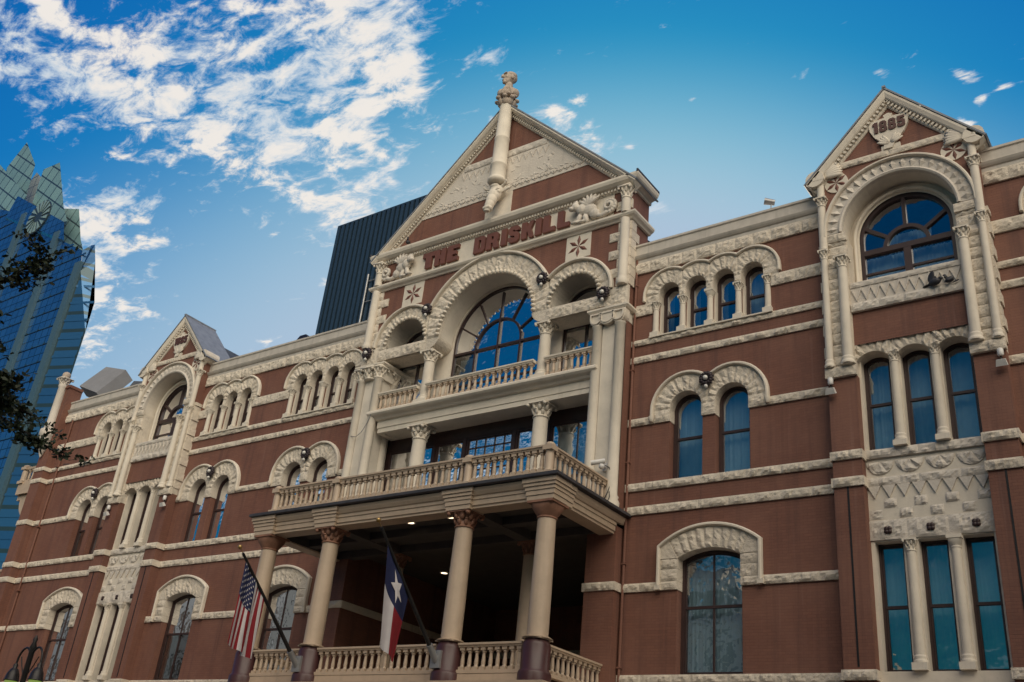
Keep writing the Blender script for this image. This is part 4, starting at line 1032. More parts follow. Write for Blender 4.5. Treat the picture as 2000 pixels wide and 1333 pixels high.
# leafy capital of the gable column
pr = []
for k in range(8):
    a = k*pi/4+pi/8; pr += [((HX+.27*cos(a), cy+.27*sin(a), 27.38), (.09, .13, .16), 8, 6, RZ(a)@RY(.4)), ((HX+.40*cos(a), cy+.40*sin(a), 27.52), (.10, .12, .07), 8, 6, RZ(a)), ((HX+.36*cos(a+.4), cy+.36*sin(a+.4), 27.66), (.10, .12, .055), 8, 6, RZ(a))]
pr += [((HX, cy, 27.44), (.28, .28, .28), 12, 8, E3), ((HX, cy, 27.69), (.34, .34, .10), 12, 6, E3)]
blob('leaf_capital', pr, 'statue_stone', hotel, .025)
# portrait bust, head turned to the left
def bust(x, y, z, rz):
    def P(c, r, rot=E3):
        R_ = RZ(rz if c[2] > .3 else rz+rad(50)); q = R_ @ Vector(c)*1.48; return ((x+q.x, y+q.y, z+q.z), tuple(v*1.48 for v in r), 14, 10, R_ @ rot)
    pts = [P((0, .02, -.02), (.20, .13, .17)), P((0, .01, .10), (.29, .15, .15)), P((-.17, .02, .10), (.13, .13, .14)), P((.17, .02, .10), (.13, .13, .14)), P((0, .03, .20), (.22, .12, .11)),
           P((-.09, -.11, .14), (.05, .04, .17), RY(.35)), P((.09, -.11, .14), (.05, .04, .17), RY(-.35)), P((0, -.11, .2), (.035, .04, .07)),
           P((0, .0, .34), (.105, .11, .14)), P((0, -.01, .60), (.145, .175, .185)), P((0, .05, .64), (.15, .165, .15)), P((0, -.08, .49), (.105, .10, .13)),
           P((0, -.15, .40), (.065, .05, .05)), P((0, -.215, .58), (.03, .045, .06), RX(-.3)), P((0, -.225, .545), (.042, .035, .025)),
           P((0, -.17, .665), (.13, .04, .025)), P((-.075, -.125, .555), (.04, .04, .05)), P((.075, -.125, .555), (.04, .04, .05)), P((0, -.185, .475), (.055, .03, .016)), P((0, -.18, .445), (.05, .03, .018)),
           P((-.15, .0, .57), (.025, .045, .065)), P((.15, .0, .57), (.025, .045, .065)), P((0, .03, .735), (.14, .155, .06)), P((-.11, .03, .68), (.055, .13, .08)), P((.11, .03, .68), (.055, .13, .08))]
    return blob('bust', pts, 'statue_stone', hotel, .014)
bust(HX, cy, 27.82, rad(-24))
# steer head under the column
def steer(x, y, z):
    def P(c, r, rot=E3): return ((x+c[0]*1.2, y+c[1]*1.2, z+c[2]*1.12), (r[0]*1.25, r[1]*1.2, r[2]*1.12), 14, 10, rot)
    pts = [P((0, .02, .02), (.27, .24, .25)), P((0, -.10, -.18), (.225, .19, .30), RX(-.25)), P((0, -.20, -.44), (.175, .16, .30), RX(-.22)), P((0, -.27, -.68), (.15, .14, .26), RX(-.2)), P((0, -.32, -.86), (.155, .14, .115)),
           P((-.075, -.42, -.86), (.05, .035, .05)), P((.075, -.42, -.86), (.05, .035, .05)), P((0, -.36, -.965), (.10, .08, .045)),
           P((-.20, -.15, -.12), (.055, .07, .06)), P((.20, -.15, -.12), (.055, .07, .06)), P((-.18, -.20, -.05), (.075, .045, .03), RY(.3)), P((.18, -.20, -.05), (.075, .045, .03), RY(-.3)),
           P((0, -.12, .17), (.16, .12, .09)), P((0, -.235, -.30), (.05, .05, .26), RX(-.22)),
           P((-.36, -.02, .0), (.17, .04, .07), RY(.30)), P((.36, -.02, .0), (.17, .04, .07), RY(-.30)),
           P((-.28, -.05, .17), (.12, .05, .05), RY(.15)), P((-.38, -.09, .20), (.07, .04, .04), RY(.6)), P((-.425, -.12, .26), (.03, .03, .06)), P((.28, -.05, .17), (.12, .05, .05), RY(-.15)), P((.38, -.09, .20), (.07, .04, .04), RY(-.6)), P((.425, -.12, .26), (.03, .03, .06)), P((0, .15, .12), (.27, .2, .34))]
    return blob('steer_head', pts, 'smooth_stone', hotel, .02)
steer(HX-.02, Y-.24, 23.25)
# winged beasts with curling tails at both ends of the name band
for sg, xb in ((-1, -24.02), (1, -15.55)):
    def P(c, r, a=0.): return ((xb+sg*c[0], Y+c[1], 21.2+c[2]), r, 10, 7, RY(sg*a))
    pts = [P((0, -.10, .05), (.30, .16, .24)), P((-.28, -.16, .10), (.20, .16, .22)), P((-.50, -.22, .24), (.15, .15, .17)), P((-.62, -.28, .16), (.12, .11, .09)), P((-.46, -.24, .40), (.06, .06, .09), -.3), P((-.56, -.22, .37), (.05, .05, .08)),
           P((-.36, -.16, -.24), (.10, .10, .22), .3), P((-.50, -.20, -.40), (.16, .10, .06)), P((-.10, -.14, -.30), (.11, .12, .20), -.3), P((-.22, -.18, -.42), (.15, .10, .06)), P((.22, -.1, -.18), (.20, .14, .20))]
    for k in range(6):
        a = rad(35+22*k); pts.append(P((.02+.26*cos(a), -.20, .18+.24*sin(a)), (.24, .07, .06), -a))
    n = 26
    for k in range(n):
        t = k/(n-1); a = -1.9+t*10.5; r = .27*(1-.8*t); pts.append(P((.80+r*cos(a)*1.0, -.10-.07*t, -.02+r*sin(a)), (.075*(1-.3*t), .08, .075*(1-.3*t))))
    for k in range(7):
        t = k/6; pts.append(P((.32+.36*t, -.10, -.27-.06*sin(t*pi)), (.10, .09, .085)))
    blob('winged_beast', pts, 'carved_stone', hotel, .022)
# clustered piers of the loggia
def pier(xa, xb, kind):
    m = MB(); cx = (xa+xb)/2; w = xb-xa
    m.box(xa+.10, xb-.10, Y, .5, 10.45, 16.55)
    for x in (xa+.17, xb-.17):
        m.lathe([(.23, 10.50), (.24, 10.7), (.19, 10.8), (.21, 10.86), (.17, 10.95), (.165, 16.5), (.19, 16.52), (.19, 16.56)], (x, Y-.04, 0), 16)
        m.lathe([(.23, 10.50), (.24, 10.7), (.19, 10.8), (.21, 10.86), (.17, 10.95), (.165, 16.5), (.19, 16.52), (.19, 16.56)], (x, .30, 0), 16)
    m.box(cx-.22, cx+.22, Y-.06, Y+.01, 10.6, 16.55)
    m.box(xa-.08, xb+.08, Y-.26, .5, 10.42, 10.52)
    p = m.build('loggia_pier', 'smooth_stone', hotel)
    c = MB()
    if kind == 'cushion':
        for x, r in ((xa+.17, .24), (cx, .30), (xb-.17, .24)):
            L = [(x+r*1.0, 17.0), (x-r*1.0, 17.0)]+[(x+r*1.0*cos(t)*1.0, 16.80-.26*sin(t)) for t in [pi-pi*k/10 for k in range(11)]]
            c.extrude([L], Y-.20-(.03 if r > .25 else 0), Y+.1)
            L2 = [(x+r*.78, 16.94), (x-r*.78, 16.94)]+[(x+r*.78*cos(t), 16.80-.19*sin(t)) for t in [pi-pi*k/10 for k in range(11)]]
            c.sweep_xz(L2, [(-.02, Y-.22), (-.02, Y-.255), (.02, Y-.255), (.02, Y-.22)], closed=True)
        c.box(xa-.02, xb+.02, Y-.16, .5, 16.66, 17.0)
    else:
        for x, r in ((xa+.15, .2), (cx, .24), (xb-.15, .2)):
            for yy in (Y-.06, ):
                cb = MB(); capital(cb, r*.85, .46, 0, 'leaf'); c.add([(p_[0]+x, p_[1]+yy, p_[2]+16.54) for p_ in cb.v], cb.f, True)
        cb = MB(); capital(cb, .18, .46, 0, 'leaf'); c.add([(p_[0]+xb-.15, p_[1]+.3, p_[2]+16.54) for p_ in cb.v], cb.f, True)
        c.box(xa, xb, Y+.02, .5, 16.56, 16.99)
    c.sweep_xy([(xa-.05, .5), (xa-.05, Y-.12), (xb+.05, Y-.12), (xb+.05, .5)], [(0, 17.0), (.06, 17.02), (.12, 17.09), (.12, 17.15), (-.2, 17.16), (-.2, 17.0)])
    c.box(xa+.1, xb-.1, Y, .5, 17.001, 17.15)
    c.build('capital', 'smooth_stone', p)
pier(X(-5.66), X(-4.52), 'leaf'); pier(X(4.52), X(5.66), 'cushion')
# loggia columns
UPC = column_mesh('loggia_column', 2.12, .20, .42, 'leaf', 'smooth_stone', base=.2, plinth=.18, rt=.19)
LOC = column_mesh('loggia_column', 3.92, .26, .50, 'leaf', 'smooth_stone', base=.25, plinth=.15, rt=.24)
for sg in (-1, 1):
    place('column', UPC, (X(sg*2.50), Y+.20, 15.18), hotel); place('column', LOC, (X(sg*2.53), Y+.30, 10.5), hotel)
# upper balcony floor: cornice and beam
m = MB(); a = 4.55
m.sweep_xy([(X(-a), .3), (X(-a), Y), (X(a), Y), (X(a), .3)], [(-.3, 14.42), (-.1, 14.42), (-.1, 14.58), (-.07, 14.60), (-.07, 14.86), (.02, 14.88), (.08, 14.94), (.20, 15.0), (.26, 15.06), (.26, 15.13), (.22, 15.18), (-.3, 15.18)])
m.box(X(-a+.01), X(a-.01), Y+.2, .6, 14.45, 15.16)
m.build('balcony_beam', 'smooth_stone', hotel)
# balusters and rails
balusters = []
def baluster_mesh(h, mat, r=.055):
    m = MB(); q = r*1.25
    m.box(-q, q, -q, q, 0, h*.13); m.box(-q, q, -q, q, h*.86, h)
    m.lathe([(r*1.05, h*.13), (r*1.1, h*.17), (r*.75, h*.20), (r*.98, h*.27), (r*.92, h*.4), (r*.68, h*.72), (r*.7, h*.75), (r*1.1, h*.78), (r*1.1, h*.82), (r*.8, h*.86)], (0, 0, 0), 10)
    return m.mesh('baluster', mat)
BAL1 = baluster_mesh(.56, 'smooth_stone', .058); BAL2 = baluster_mesh(.62, 'tan_paint', .062); BAL3 = baluster_mesh(.56, 'tan_paint', .058)
def balustrade(p0, p1, z, hb, me, mat, n, rail=(.09, .10, .13)):
    (x0, y0), (x1, y1) = p0, p1; bb, rb, rw = rail; m = MB()
    m.sweep_xy([p0, p1], [(-.09, z), (.09, z), (.09, z+bb), (-.09, z+bb)])
    zt = z+bb+hb
    m.sweep_xy([p0, p1], [(-rw*.7, zt), (rw*.7, zt), (rw*.75, zt+.03), (rw, zt+.05), (rw, zt+rb), (-rw, zt+rb), (-rw, zt+.05), (-rw*.75, zt+.03)])
    o = m.build('balustrade', mat, hotel)
    for k in range(n):
        t = (k+.5)/n; balusters.append((me, (x0+(x1-x0)*t, y0+(y1-y0)*t, z+bb), o))
balustrade((X(-4.55), Y+.02), (X(-2.70), Y+.02), 15.18, .56, BAL1, 'smooth_stone', 8)
balustrade((X(-2.30), Y+.02), (X(2.30), Y+.02), 15.18, .56, BAL1, 'smooth_stone', 18)
balustrade((X(2.70), Y+.02), (X(4.55), Y+.02), 15.18, .56, BAL1, 'smooth_stone', 8)
# back walls of the two loggias with their windows
YB = .36
def bigarch(n=36): return [(X(-1.98), 15.2), (X(1.98), 15.2), (X(1.98), ZC)]+arc(HX, ZC, 1.98, 0, pi, n)[1:-1]+[(X(-1.98), ZC)]
sd = [[(X(sg*SX)-.9, 15.2), (X(sg*SX)+.9, 15.2), (X(sg*SX)+.9, 17.85)]+arc(X(sg*SX), 17.85, .9, 0, pi, 20)[1:-1]+[(X(sg*SX)-.9, 17.85)] for sg in (-1, 1)]
m = MB(); m.poly([[(X(-5.6), 15.1), (X(5.6), 15.1), (X(5.6), 20.3), (X(-5.6), 20.3)], bigarch()[::-1], sd[0][::-1], sd[1][::-1]], YB)
for L in [bigarch()]+sd: m.strip(L, YB, YB+.25, True)
m.build('loggia_wall', 'smooth_stone', hotel)
f = MB(); yw = YB+.06
def inset_arch(cx, hw_, z0, zc, t, n=36): return [(cx-hw_+t, z0+t), (cx+hw_-t, z0+t), (cx+hw_-t, zc)]+arc(cx, zc, hw_-t, 0, pi, n)[1:-1]+[(cx-hw_+t, zc)]
f.ring(inset_arch(HX, 1.99, 15.2, ZC, 0), inset_arch(HX, 1.99, 15.2, ZC, .08), yw, yw+.12)
for xm in (-.98, 0, .98): f.box(X(xm)-.04, X(xm)+.04, yw-.01, yw+.11, 15.2, ZC-.04 if xm else 18.7)
f.box(X(-1.9), X(1.9), yw-.012, yw+.112, ZC-.44, ZC-.36)
f.box(X(-1.9), X(1.9), yw+.02, yw+.1, 16.02, 16.08)
zi = ZC-.3
f.sweep_xz([(X(.98), zi-.1)]+arc(HX, zi, .98, 0, pi, 24)+[(X(-.98), zi-.1)], [(-.04, yw-.005), (-.04, yw+.105), (.04, yw+.105), (.04, yw-.005)])
for aa in (25, 58, 90, 122, 155):
    aa = rad(aa); f.sweep_xz([(HX+1.0*cos(aa), zi+1.0*sin(aa)), (HX+1.92*cos(aa), ZC-.12+1.92*sin(aa))], [(-.03, yw+.004), (-.03, yw+.1), (.03, yw+.1), (.03, yw+.004)])
fr = f.build('window', 'frame_paint', hotel)
p = MB(); 
p.poly([inset_arch(HX, 1.99, ZC-.4, ZC, .06)], yw+.06)
for k in range(4):
    xa, xb = X(-1.93+.965*k), X(-1.93+.965*(k+1)); tl = (.004, -.006, .008, -.003)[k]
    p.add([(xa, yw+.06, 15.25), (xb, yw+.06+tl, 15.25), (xb, yw+.06+tl, ZC-.4), (xa, yw+.06, ZC-.4)], [(0, 1, 2, 3)])
p.build('pane', 'window_glass', fr)
cu = MB(); curtain_mesh(cu, X(-1.9), X(-1.1), 15.2, 17.3, yw+.4, .13); curtain_mesh(cu, X(.05), X(.95), 15.2, 18.6, yw+.55, .13); cu.build('curtain', 'drape_cloth', fr)
for sg in (-1, 1):
    f = MB(); cx = X(sg*SX); f.ring(inset_arch(cx, .9, 15.2, 17.85, 0, 20), inset_arch(cx, .9, 15.2, 17.85, .07, 20), yw, yw+.12)
    f.box(cx-.035, cx+.035, yw, yw+.11, 15.2, 17.4); f.box(cx-.85, cx+.85, yw-.004, yw+.114, 17.36, 17.44)
    fr = f.build('window', 'frame_paint', hotel); p = MB(); p.poly([inset_arch(cx, .9, 15.2, 17.85, .05, 20)], yw+.06); p.build('pane', 'window_glass', fr)
    cu = MB(); curtain_mesh(cu, cx-.85, cx+.85, 15.2, 18.7, yw+.35, .12); cu.build('curtain', 'curtain_cloth', fr)
# lower loggia
y2 = .55; m = MB()
spec = [(-3.5, 2.1, 1), (-1.72, 1.26, 0), (0, 1.98, 4), (1.72, 1.26, 0), (3.5, 2.1, 1)]
m.poly([[(X(-5.6), 10.4), (X(5.6), 10.4), (X(5.6), 15.1), (X(-5.6), 15.1)]]+[[(X(c)-w_/2, 14.05), (X(c)+w_/2, 14.05), (X(c)+w_/2, 10.55), (X(c)-w_/2, 10.55)] for c, w_, _ in spec], y2)
m.build('loggia_wall', 'frame_paint', hotel)
for c, w_, mu in spec:
    fr = window(X(c), w_, 10.55, 14.05, 'flat', y2+.04, .46 if mu != 4 else .42, mu, 'sheer' if mu != 4 else 'sides')
    if mu == 4:
        b = MB()
        for zz in (12.45, 12.85, 13.25, 13.65): b.box(X(c)-.88, X(c)+.88, y2+.066, y2+.13, zz-.018, zz+.018)
        b.build('glazing_bars', 'frame_paint', fr)

# ---- porch
PX0, PX1, PY = X(-5.30), X(5.30), -3.30
cxs = [X(-5.30), X(-2.57), X(2.57), X(5.30)]
m = MB(); ey = PY-.30; e = 5.62
pth = [(X(-e), -.0), (X(-e), ey), (X(e), ey), (X(e), 0)]
m.sweep_xy(pth, [(-.5, 9.80), (-.02, 9.80), (-.02, 9.86), (.02, 9.88), (.02, 10.02), (.05, 10.03), (.05, 10.12), (.09, 10.14), (.14, 10.22), (.17, 10.32), (-.5, 10.34)])
porch = m.build('porch_entablature', 'tan_paint', hotel)
m = MB(); m.sweep_xy(pth, [(-.6, 10.345), (.26, 10.345), (.30, 10.36), (.30, 10.44), (.24, 10.47), (-.6, 10.50)]); m.box(X(-e+.4), X(e-.4), ey+.4, .5, 10.345, 10.49)
m.build('roof_edge', 'roof_edge', porch)
for x in cxs:                                                 # stepped blocks above the columns
    b = MB(); h = .56
    for k, (d, z0, z1) in enumerate(((.0, 9.78, 9.90), (.025, 9.905, 10.03), (.05, 10.035, 10.13), (.085, 10.135, 10.22), (.12, 10.225, 10.34))):
        b.box(x-.42-d, x+.42+d, ey-.10-d, ey+.55, z0, z1)
        if x in (cxs[0], cxs[3]): b.box(*( (X(e)-.5, X(e)+.08+d) if x == cxs[3] else (X(-e)-.08-d, X(-e)+.5)), ey-.09-d, ey+.85, z0+.001, z1-.001)
    b.build('entablature_block', 'tan_paint', porch)
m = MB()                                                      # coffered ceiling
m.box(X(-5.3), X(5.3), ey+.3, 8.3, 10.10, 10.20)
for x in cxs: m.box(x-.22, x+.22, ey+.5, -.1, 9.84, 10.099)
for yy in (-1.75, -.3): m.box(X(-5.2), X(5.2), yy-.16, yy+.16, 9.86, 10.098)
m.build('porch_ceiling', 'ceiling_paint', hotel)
PCL = column_mesh('porch_column', 3.52, .275, .46, 'leaf', ['tan_paint', 'terracotta_paint'], base=.06, plinth=.02, cap_mi=1, rt=.245)
PCC = column_mesh('porch_column', 3.52, .275, .46, 'cushion', ['tan_paint', 'terracotta_paint'], base=.06, plinth=.02, cap_mi=1, rt=.245)
PED = MB(); PED.lathe([(.42, 0), (.42, .25), (.40, .30), (.36, .34), (.36, .92), (.33, 1.0), (.30, 1.04), (.30, 1.06)], (0, 0, 0), 18); PED.box(-.46, .46, -.46, .46, -.32, .0)
PED = PED.mesh('pedestal', 'maroon_paint')
for i, x in enumerate(cxs):
    o = place('column', PCL if i in (1, 2) else PCC, (x, PY, 6.28), hotel); WP[o.name] = (x, PY, 6.28)
    place('pedestal', PED, (x, PY, 5.22), o)
RCL = column_mesh('porch_column', 4.6, .215, .40, 'leaf', ['tan_paint', 'terracotta_paint'], base=.1, plinth=.1, cap_mi=1)
for sg in (-1, 1): place('column', RCL, (X(sg*2.62), -.15, 5.25), hotel)
balustrade((cxs[0]+.12, PY-.12), (cxs[1]-.12, PY-.12), 10.56, .62, BAL2, 'tan_paint', 11)
balustrade((cxs[1]+.12, PY-.12), (cxs[2]-.12, PY-.12), 10.56, .62, BAL2, 'tan_paint', 21)
balustrade((cxs[2]+.12, PY-.12), (cxs[3]-.12, PY-.12), 10.56, .62, BAL2, 'tan_paint', 11)
balustrade((cxs[3], PY+.02), (cxs[3], -.55), 10.56, .62, BAL2, 'tan_paint', 11)
balustrade((cxs[0], -.05), (cxs[0], PY+.02), 10.56, .62, BAL2, 'tan_paint', 12)
POST = MB(); POST.box(-.15, .15, -.15, .15, 0, .14); POST.lathe([(.14, .14), (.12, .2), (.125, .6), (.11, .68), (.14, .72)], (0, 0, 0), 12); POST.box(-.15, .15, -.15, .15, .72, .86); POST.lathe([(.14, .86), (.15, .90), (.10, .95), (.02, .97)], (0, 0, 0), 12)
POST = POST.mesh('newel_post', 'tan_paint')
for x in cxs: place('newel_post', POST, (x, PY-.12, 10.5), hotel)
place('newel_post', POST, (cxs[3], -.45, 10.5), hotel)
lz = 5.50
for a, b, n in ((cxs[0]+.36, cxs[1]-.36, 9), (cxs[1]+.36, cxs[2]-.36, 18), (cxs[2]+.36, cxs[3]-.36, 9)):
    balustrade((a, PY), (b, PY), lz, .56, BAL3, 'tan_paint', n)
balustrade((cxs[3]+.02, PY+.36), (cxs[3]+.02, -.06), lz, .56, BAL3, 'tan_paint', 12)
balustrade((cxs[0], -.06), (cxs[0], PY+.36), lz, .56, BAL3, 'tan_paint', 12)
m = MB(); m.box(X(-5.75), X(5.75), PY-.35, 8.5, 4.95, 5.24); m.sweep_xy([(X(-5.75), 0), (X(-5.75), PY-.35), (X(5.75), PY-.35), (X(5.75), 0)], [(0, 5.0), (.08, 5.0), (.12, 5.1), (.12, 5.26), (0, 5.26)])
m.box(X(-5.5), X(5.5), PY-.08, PY+.10, 5.26, 5.49)
m.build('porch_deck', 'tan_paint', hotel)
m = MB()
for x in cxs: m.box(x-.6, x+.6, PY-.5, PY+.5, 0, 4.95)
m.box(X(-5.4), X(5.4), -.5, .3, 0, 4.95)
m.build('porch_piers', 'rock_stone', hotel)
# recessed wall behind the porch
m = MB(); yi = 8.2; xl, xr = X(-4.72), X(4.72)
m.poly([[(X(-5.67), 5.2), (xl, 5.2), (xl, 10.1), (X(-5.67), 10.1)]], Y+.02); m.poly([[(xr, 5.2), (X(5.67), 5.2), (X(5.67), 10.5), (xr, 10.5)]], Y+.02)
dr = [opening(X(c), 1.6, 5.25, 8.0, 'round') for c in (-3.1, 0, 3.1)]
m.poly([[(xl, 5.2), (xr, 5.2), (xr, 10.1), (xl, 10.1)]]+[d_[::-1] for d_ in dr], yi)
for d_ in dr: m.strip(d_, yi, yi+.4, True)
for x in (xl, xr): m.add([(x, Y+.02, 5.2), (x, yi, 5.2), (x, yi, 10.1), (x, Y+.02, 10.1)], [(0, 1, 2, 3)])
m.add([(X(5.67), Y+.02, 5.2), (X(5.67), .3, 5.2), (X(5.67), .3, 10.5), (X(5.67), Y+.02, 10.5)], [(0, 1, 2, 3)])
m.add([(X(-5.67), Y+.02, 5.2), (X(-5.67), .3, 5.2), (X(-5.67), .3, 10.5), (X(-5.67), Y+.02, 10.5)], [(0, 1, 2, 3)])
m.build('brick_wall', 'painted_brick', hotel)
for c in (-3.1, 0, 3.1): window(X(c), 1.6, 5.25, 8.0, 'round', yi+.2, .6, 1, None)
m = MB()
for xa, xb in ((X(-5.69), xl+.03), (xr-.03, X(5.69))):
    rock_band(m, xa, xb, LV['C0'], LV['C'], Y+.02, .04, .8, .05); rock_band(m, xa, xb, LV['F0']-.35, LV['F']-.3, Y+.02, .05, .8, .05)
for x in (xl+.03, xr-.03): m.box(x-.04, x+.04, Y, yi, LV['C0'], LV['C'])
m.box(X(5.63), X(5.72), Y-.02, .03, LV['C0'], LV['C']); m.box(xl, xr, yi-.06, yi+.01, LV['C0'], LV['C'])
m.build('string_course', 'rock_stone', hotel)

# balusters: the hundred that show largest stand alone, the others are one part
cp = Vector((0, -24, 1.6)); balusters.sort(key=lambda b: (Vector(b[1])-cp).length/(.62 if b[0] is BAL2 else .56))
for me, loc, o in balusters[:100]: place('baluster', me, loc, o)
rest = MB()
for me, loc, o in balusters[100:]:
    rest.add([(v.co.x+loc[0], v.co.y+loc[1], v.co.z+loc[2]) for v in me.vertices], [tuple(p.vertices) for p in me.polygons])
r = rest.build('balusters', 'tan_paint', hotel); r['kind'] = 'stuff'

# ---- balcony round the corner
m = MB(); x0, x1 = -49.55, -46.96
m.box(x0, x1, .4, 3.4, 15.55, 15.75); m.sweep_xy([(x1, .3), (x0, .3), (x0, 3.5)][::-1], [(-.02, 15.2), (-.1, 15.2), (-.16, 15.45), (-.28, 15.6), (-.28, 15.78), (-.02, 15.8)][::-1])
L = [(x0, 15.2), (x1, 15.2), (x1, 13.6)]+[(x1-2.25*sin(t), 13.6+1.35*(1-cos(t))) for t in [pi/2*k/10 for k in range(1, 11)]]+[(x0, 14.95)]
m.extrude([L], .5, 3.3); m.build('corner_balcony', 'tan_paint', hotel)
m = MB(); m.sweep_xy([(x0+.15, .42), (x1, .42)], [(-.1, 16.5), (.1, 16.5), (.12, 16.6), (-.12, 16.6)]); m.sweep_xy([(x0+.15, .42), (x1, .42)], [(-.09, 15.76), (.09, 15.76), (.09, 15.86), (-.09, 15.86)])
for k in range(7): 
    for v, f in ((BAL2, 0),): m.add([(p.co.x+x0+.65+k*.31, p.co.y+.42, p.co.z*1.03+15.86) for p in v.vertices], [tuple(q.vertices) for q in v.polygons])
m.add([(p.co.x*1.5+x0+.2, p.co.y*1.3+.42, p.co.z*1.05+15.76) for p in POST.vertices], [tuple(q.vertices) for q in POST.polygons])
m.build('balustrade', 'tan_paint', hotel)
m = MB(); m.box(-49.3, -46.96, .5, 3.3, 10.2, 10.5); m.box(-49.3, -46.96, .42, .6, 11.25, 11.37)
for k in range(7): m.add([(p.co.x-49.1+k*.31, p.co.y+.5, p.co.z*1.2+10.5) for p in BAL2.vertices], [tuple(q.vertices) for q in BAL2.polygons])
m.build('corner_balcony', 'tan_paint', hotel)

# ------------------------------------------------------------------ things fixed to the hotel
def wreath(x, y, z, label):
    t = empty('wall_lamp', (x, y, z), label, 'wall lamp', 'dark frilled wall lamps on the facade')
    r = MB()
    for k in range(12):
        a = 2*pi*k/12; r.ball((x+.155*cos(a), y-.07, z+.155*sin(a)), (.062, .075, .062), 7, 5)
        r.ball((x+.205*cos(a+.26), y-.05, z+.205*sin(a+.26)), (.042, .05, .042), 6, 4)
    r.lathe([(.14, 0), (.14, .05)], (0, 0, -50), 4) if False else None
    L = arc(x, z, .15, 0, 2*pi, 16)[:-1]; r.extrude([L], y-.06, y+.02)
    r.build('frame', 'dark_lead', t)
    g_ = MB(); g_.ball((x, y-.13, z), .075, 12, 8); g_.build('globe', 'globe_glass', t)
    p_ = MB(); p_.ball((x, y-.09, z-.26), (.06, .06, .065), 9, 6); p_.lathe([(.03, -.22), (.02, -.17)], (x, y-.09, z), 6); p_.build('pendant', 'globe_glass', t)
wreath(-22.32, -.52, 18.97, 'dark frilled lamp between the great arch and the left small arch of the pavilion')
wreath(-17.22, -.52, 18.94, 'dark frilled lamp between the great arch and the right small arch of the pavilion')
wreath(-14.74, -.55, 17.72, 'dark frilled lamp at the outer foot of the right small arch')
wreath(-25.0, -.55, 17.68, 'dark frilled lamp at the outer foot of the left small arch')
wreath(-11.33, -.12, 14.22, 'dark frilled lamp over the twin arched windows between the pavilion and the right gable bay')
wreath(-27.80, -.12, 14.22, 'dark frilled lamp over the twin arched windows just left of the porch balcony')
wreath(-33.33, -.12, 14.20, 'dark frilled lamp over the twin arched windows right beside the left gable bay')
wreath(-41.42, -.12, 14.20, 'dark frilled lamp over the twin arched windows at the far left corner')

def floodlight(x, y, z, label, tilt=.5, sg=1):
    t = empty('floodlight', (x, y, z), label, 'floodlight', 'small floodlights under the bay colonnettes')
    a = MB(); a.tube([(x, y+.12, z), (x, y-.10, z), (x, y-.10, z-.10)], .018, 6); a.box(x-.06, x+.06, y+.06, y+.12, z-.06, z+.06); a.build('bracket', 'black_metal', t)
    b = MB(); R_ = RX(tilt); pts = [(-.13, -.07, -.08), (.13, -.07, -.08), (.13, .07, -.08), (-.13, .07, -.08), (-.10, -.05, .08), (.10, -.05, .08), (.10, .05, .08), (-.10, .05, .08)]
    b.add([Vector((x, y-.14, z-.18))+R_ @ Vector(p) for p in pts], [(0, 1, 5, 4), (1, 2, 6, 5), (2, 3, 7, 6), (3, 0, 4, 7), (4, 5, 6, 7), (3, 2, 1, 0)])
    b.build('housing', 'white_plastic', t)
    c_ = MB(); c_.lathe([(.06, .02), (.075, .05), (.075, .19), (.05, .21)], (x, y-.10, z), 10); c_.build('photocell', 'white_plastic', t)
floodlight(RC-BW+.1, -.40, 13.18, 'small white floodlight under the left colonnettes of the right gable bay')
floodlight(RC+BW-.1, -.40, 13.18, 'small white floodlight under the right colonnettes of the right gable bay')
floodlight(LC-BW+.25, -.40, 13.10, 'small white floodlight under the left colonnettes of the left gable bay')
floodlight(LC+BW-.15, -.40, 13.10, 'small white floodlight under the right colonnettes of the left gable bay')
t = empty('spotlight', (-9.4, .25, 19.56), 'grey spotlight on a short stalk on the parapet left of the right gable', 'spotlight')
a = MB(); a.tube([(-9.4, .2, 19.5), (-9.4, .2, 19.93)], .02, 6); a.build('stalk', 'grey_metal', t)
a = MB(); a.tube([(-9.58, .12, 20.05), (-9.3, .26, 19.99)], .11, 12, r1=.09); a.build('lamp_head', 'grey_metal', t)
t = empty('roof_vent', (-30.1, .45, 19.55), 'small dark hooded vent on the parapet left of the pavilion', 'roof vent')
a = MB(); a.box(-30.2, -30.0, .4, .6, 19.5, 19.8); a.build('duct', 'black_metal', t)
a = MB(); a.add([(-30.42, .3, 19.8), (-29.78, .3, 19.8), (-29.78, .72, 19.8), (-30.42, .72, 19.8), (-30.28, .38, 20.08), (-29.92, .38, 20.08), (-29.92, .62, 20.08), (-30.28, .62, 20.08)], [(0, 1, 5, 4), (1, 2, 6, 5), (2, 3, 7, 6), (3, 0, 4, 7), (4, 5, 6, 7), (3, 2, 1, 0)]); a.build('hood', 'black_metal', t)
t = empty('security_camera', (-14.45, -.7, 11.9), 'white security camera with hanging cable at the foot of the right pavilion pier', 'security camera')
a = MB(); a.tube([(-14.35, -.45, 11.78), (-14.35, -.78, 11.78)], .03, 8); a.box(-14.44, -14.26, -.5, -.44, 11.68, 11.92); a.build('bracket', 'white_plastic', t)
a = MB(); a.tube([(-14.62, -.88, 11.82), (-14.25, -.70, 11.90)], .075, 10); a.ball((-14.3, -.8, 11.70), .085, 10, 7); a.build('housing', 'white_plastic', t)
a = MB(); a.tube([(-14.3, -.6, 11.8), (-14.15, -.62, 11.72), (-14.08, -.55, 11.5), (-14.12, -.6, 11.1), (-14.2, -.7, 10.75), (-14.3, -.75, 10.55)], .014, 6); a.tube([(-14.12, -.6, 11.0), (-14.05, -.68, 10.8), (-14.12, -.72, 10.6), (-14.3, -.8, 10.62)], .012, 6); a.build('cable', 'black_metal', t)
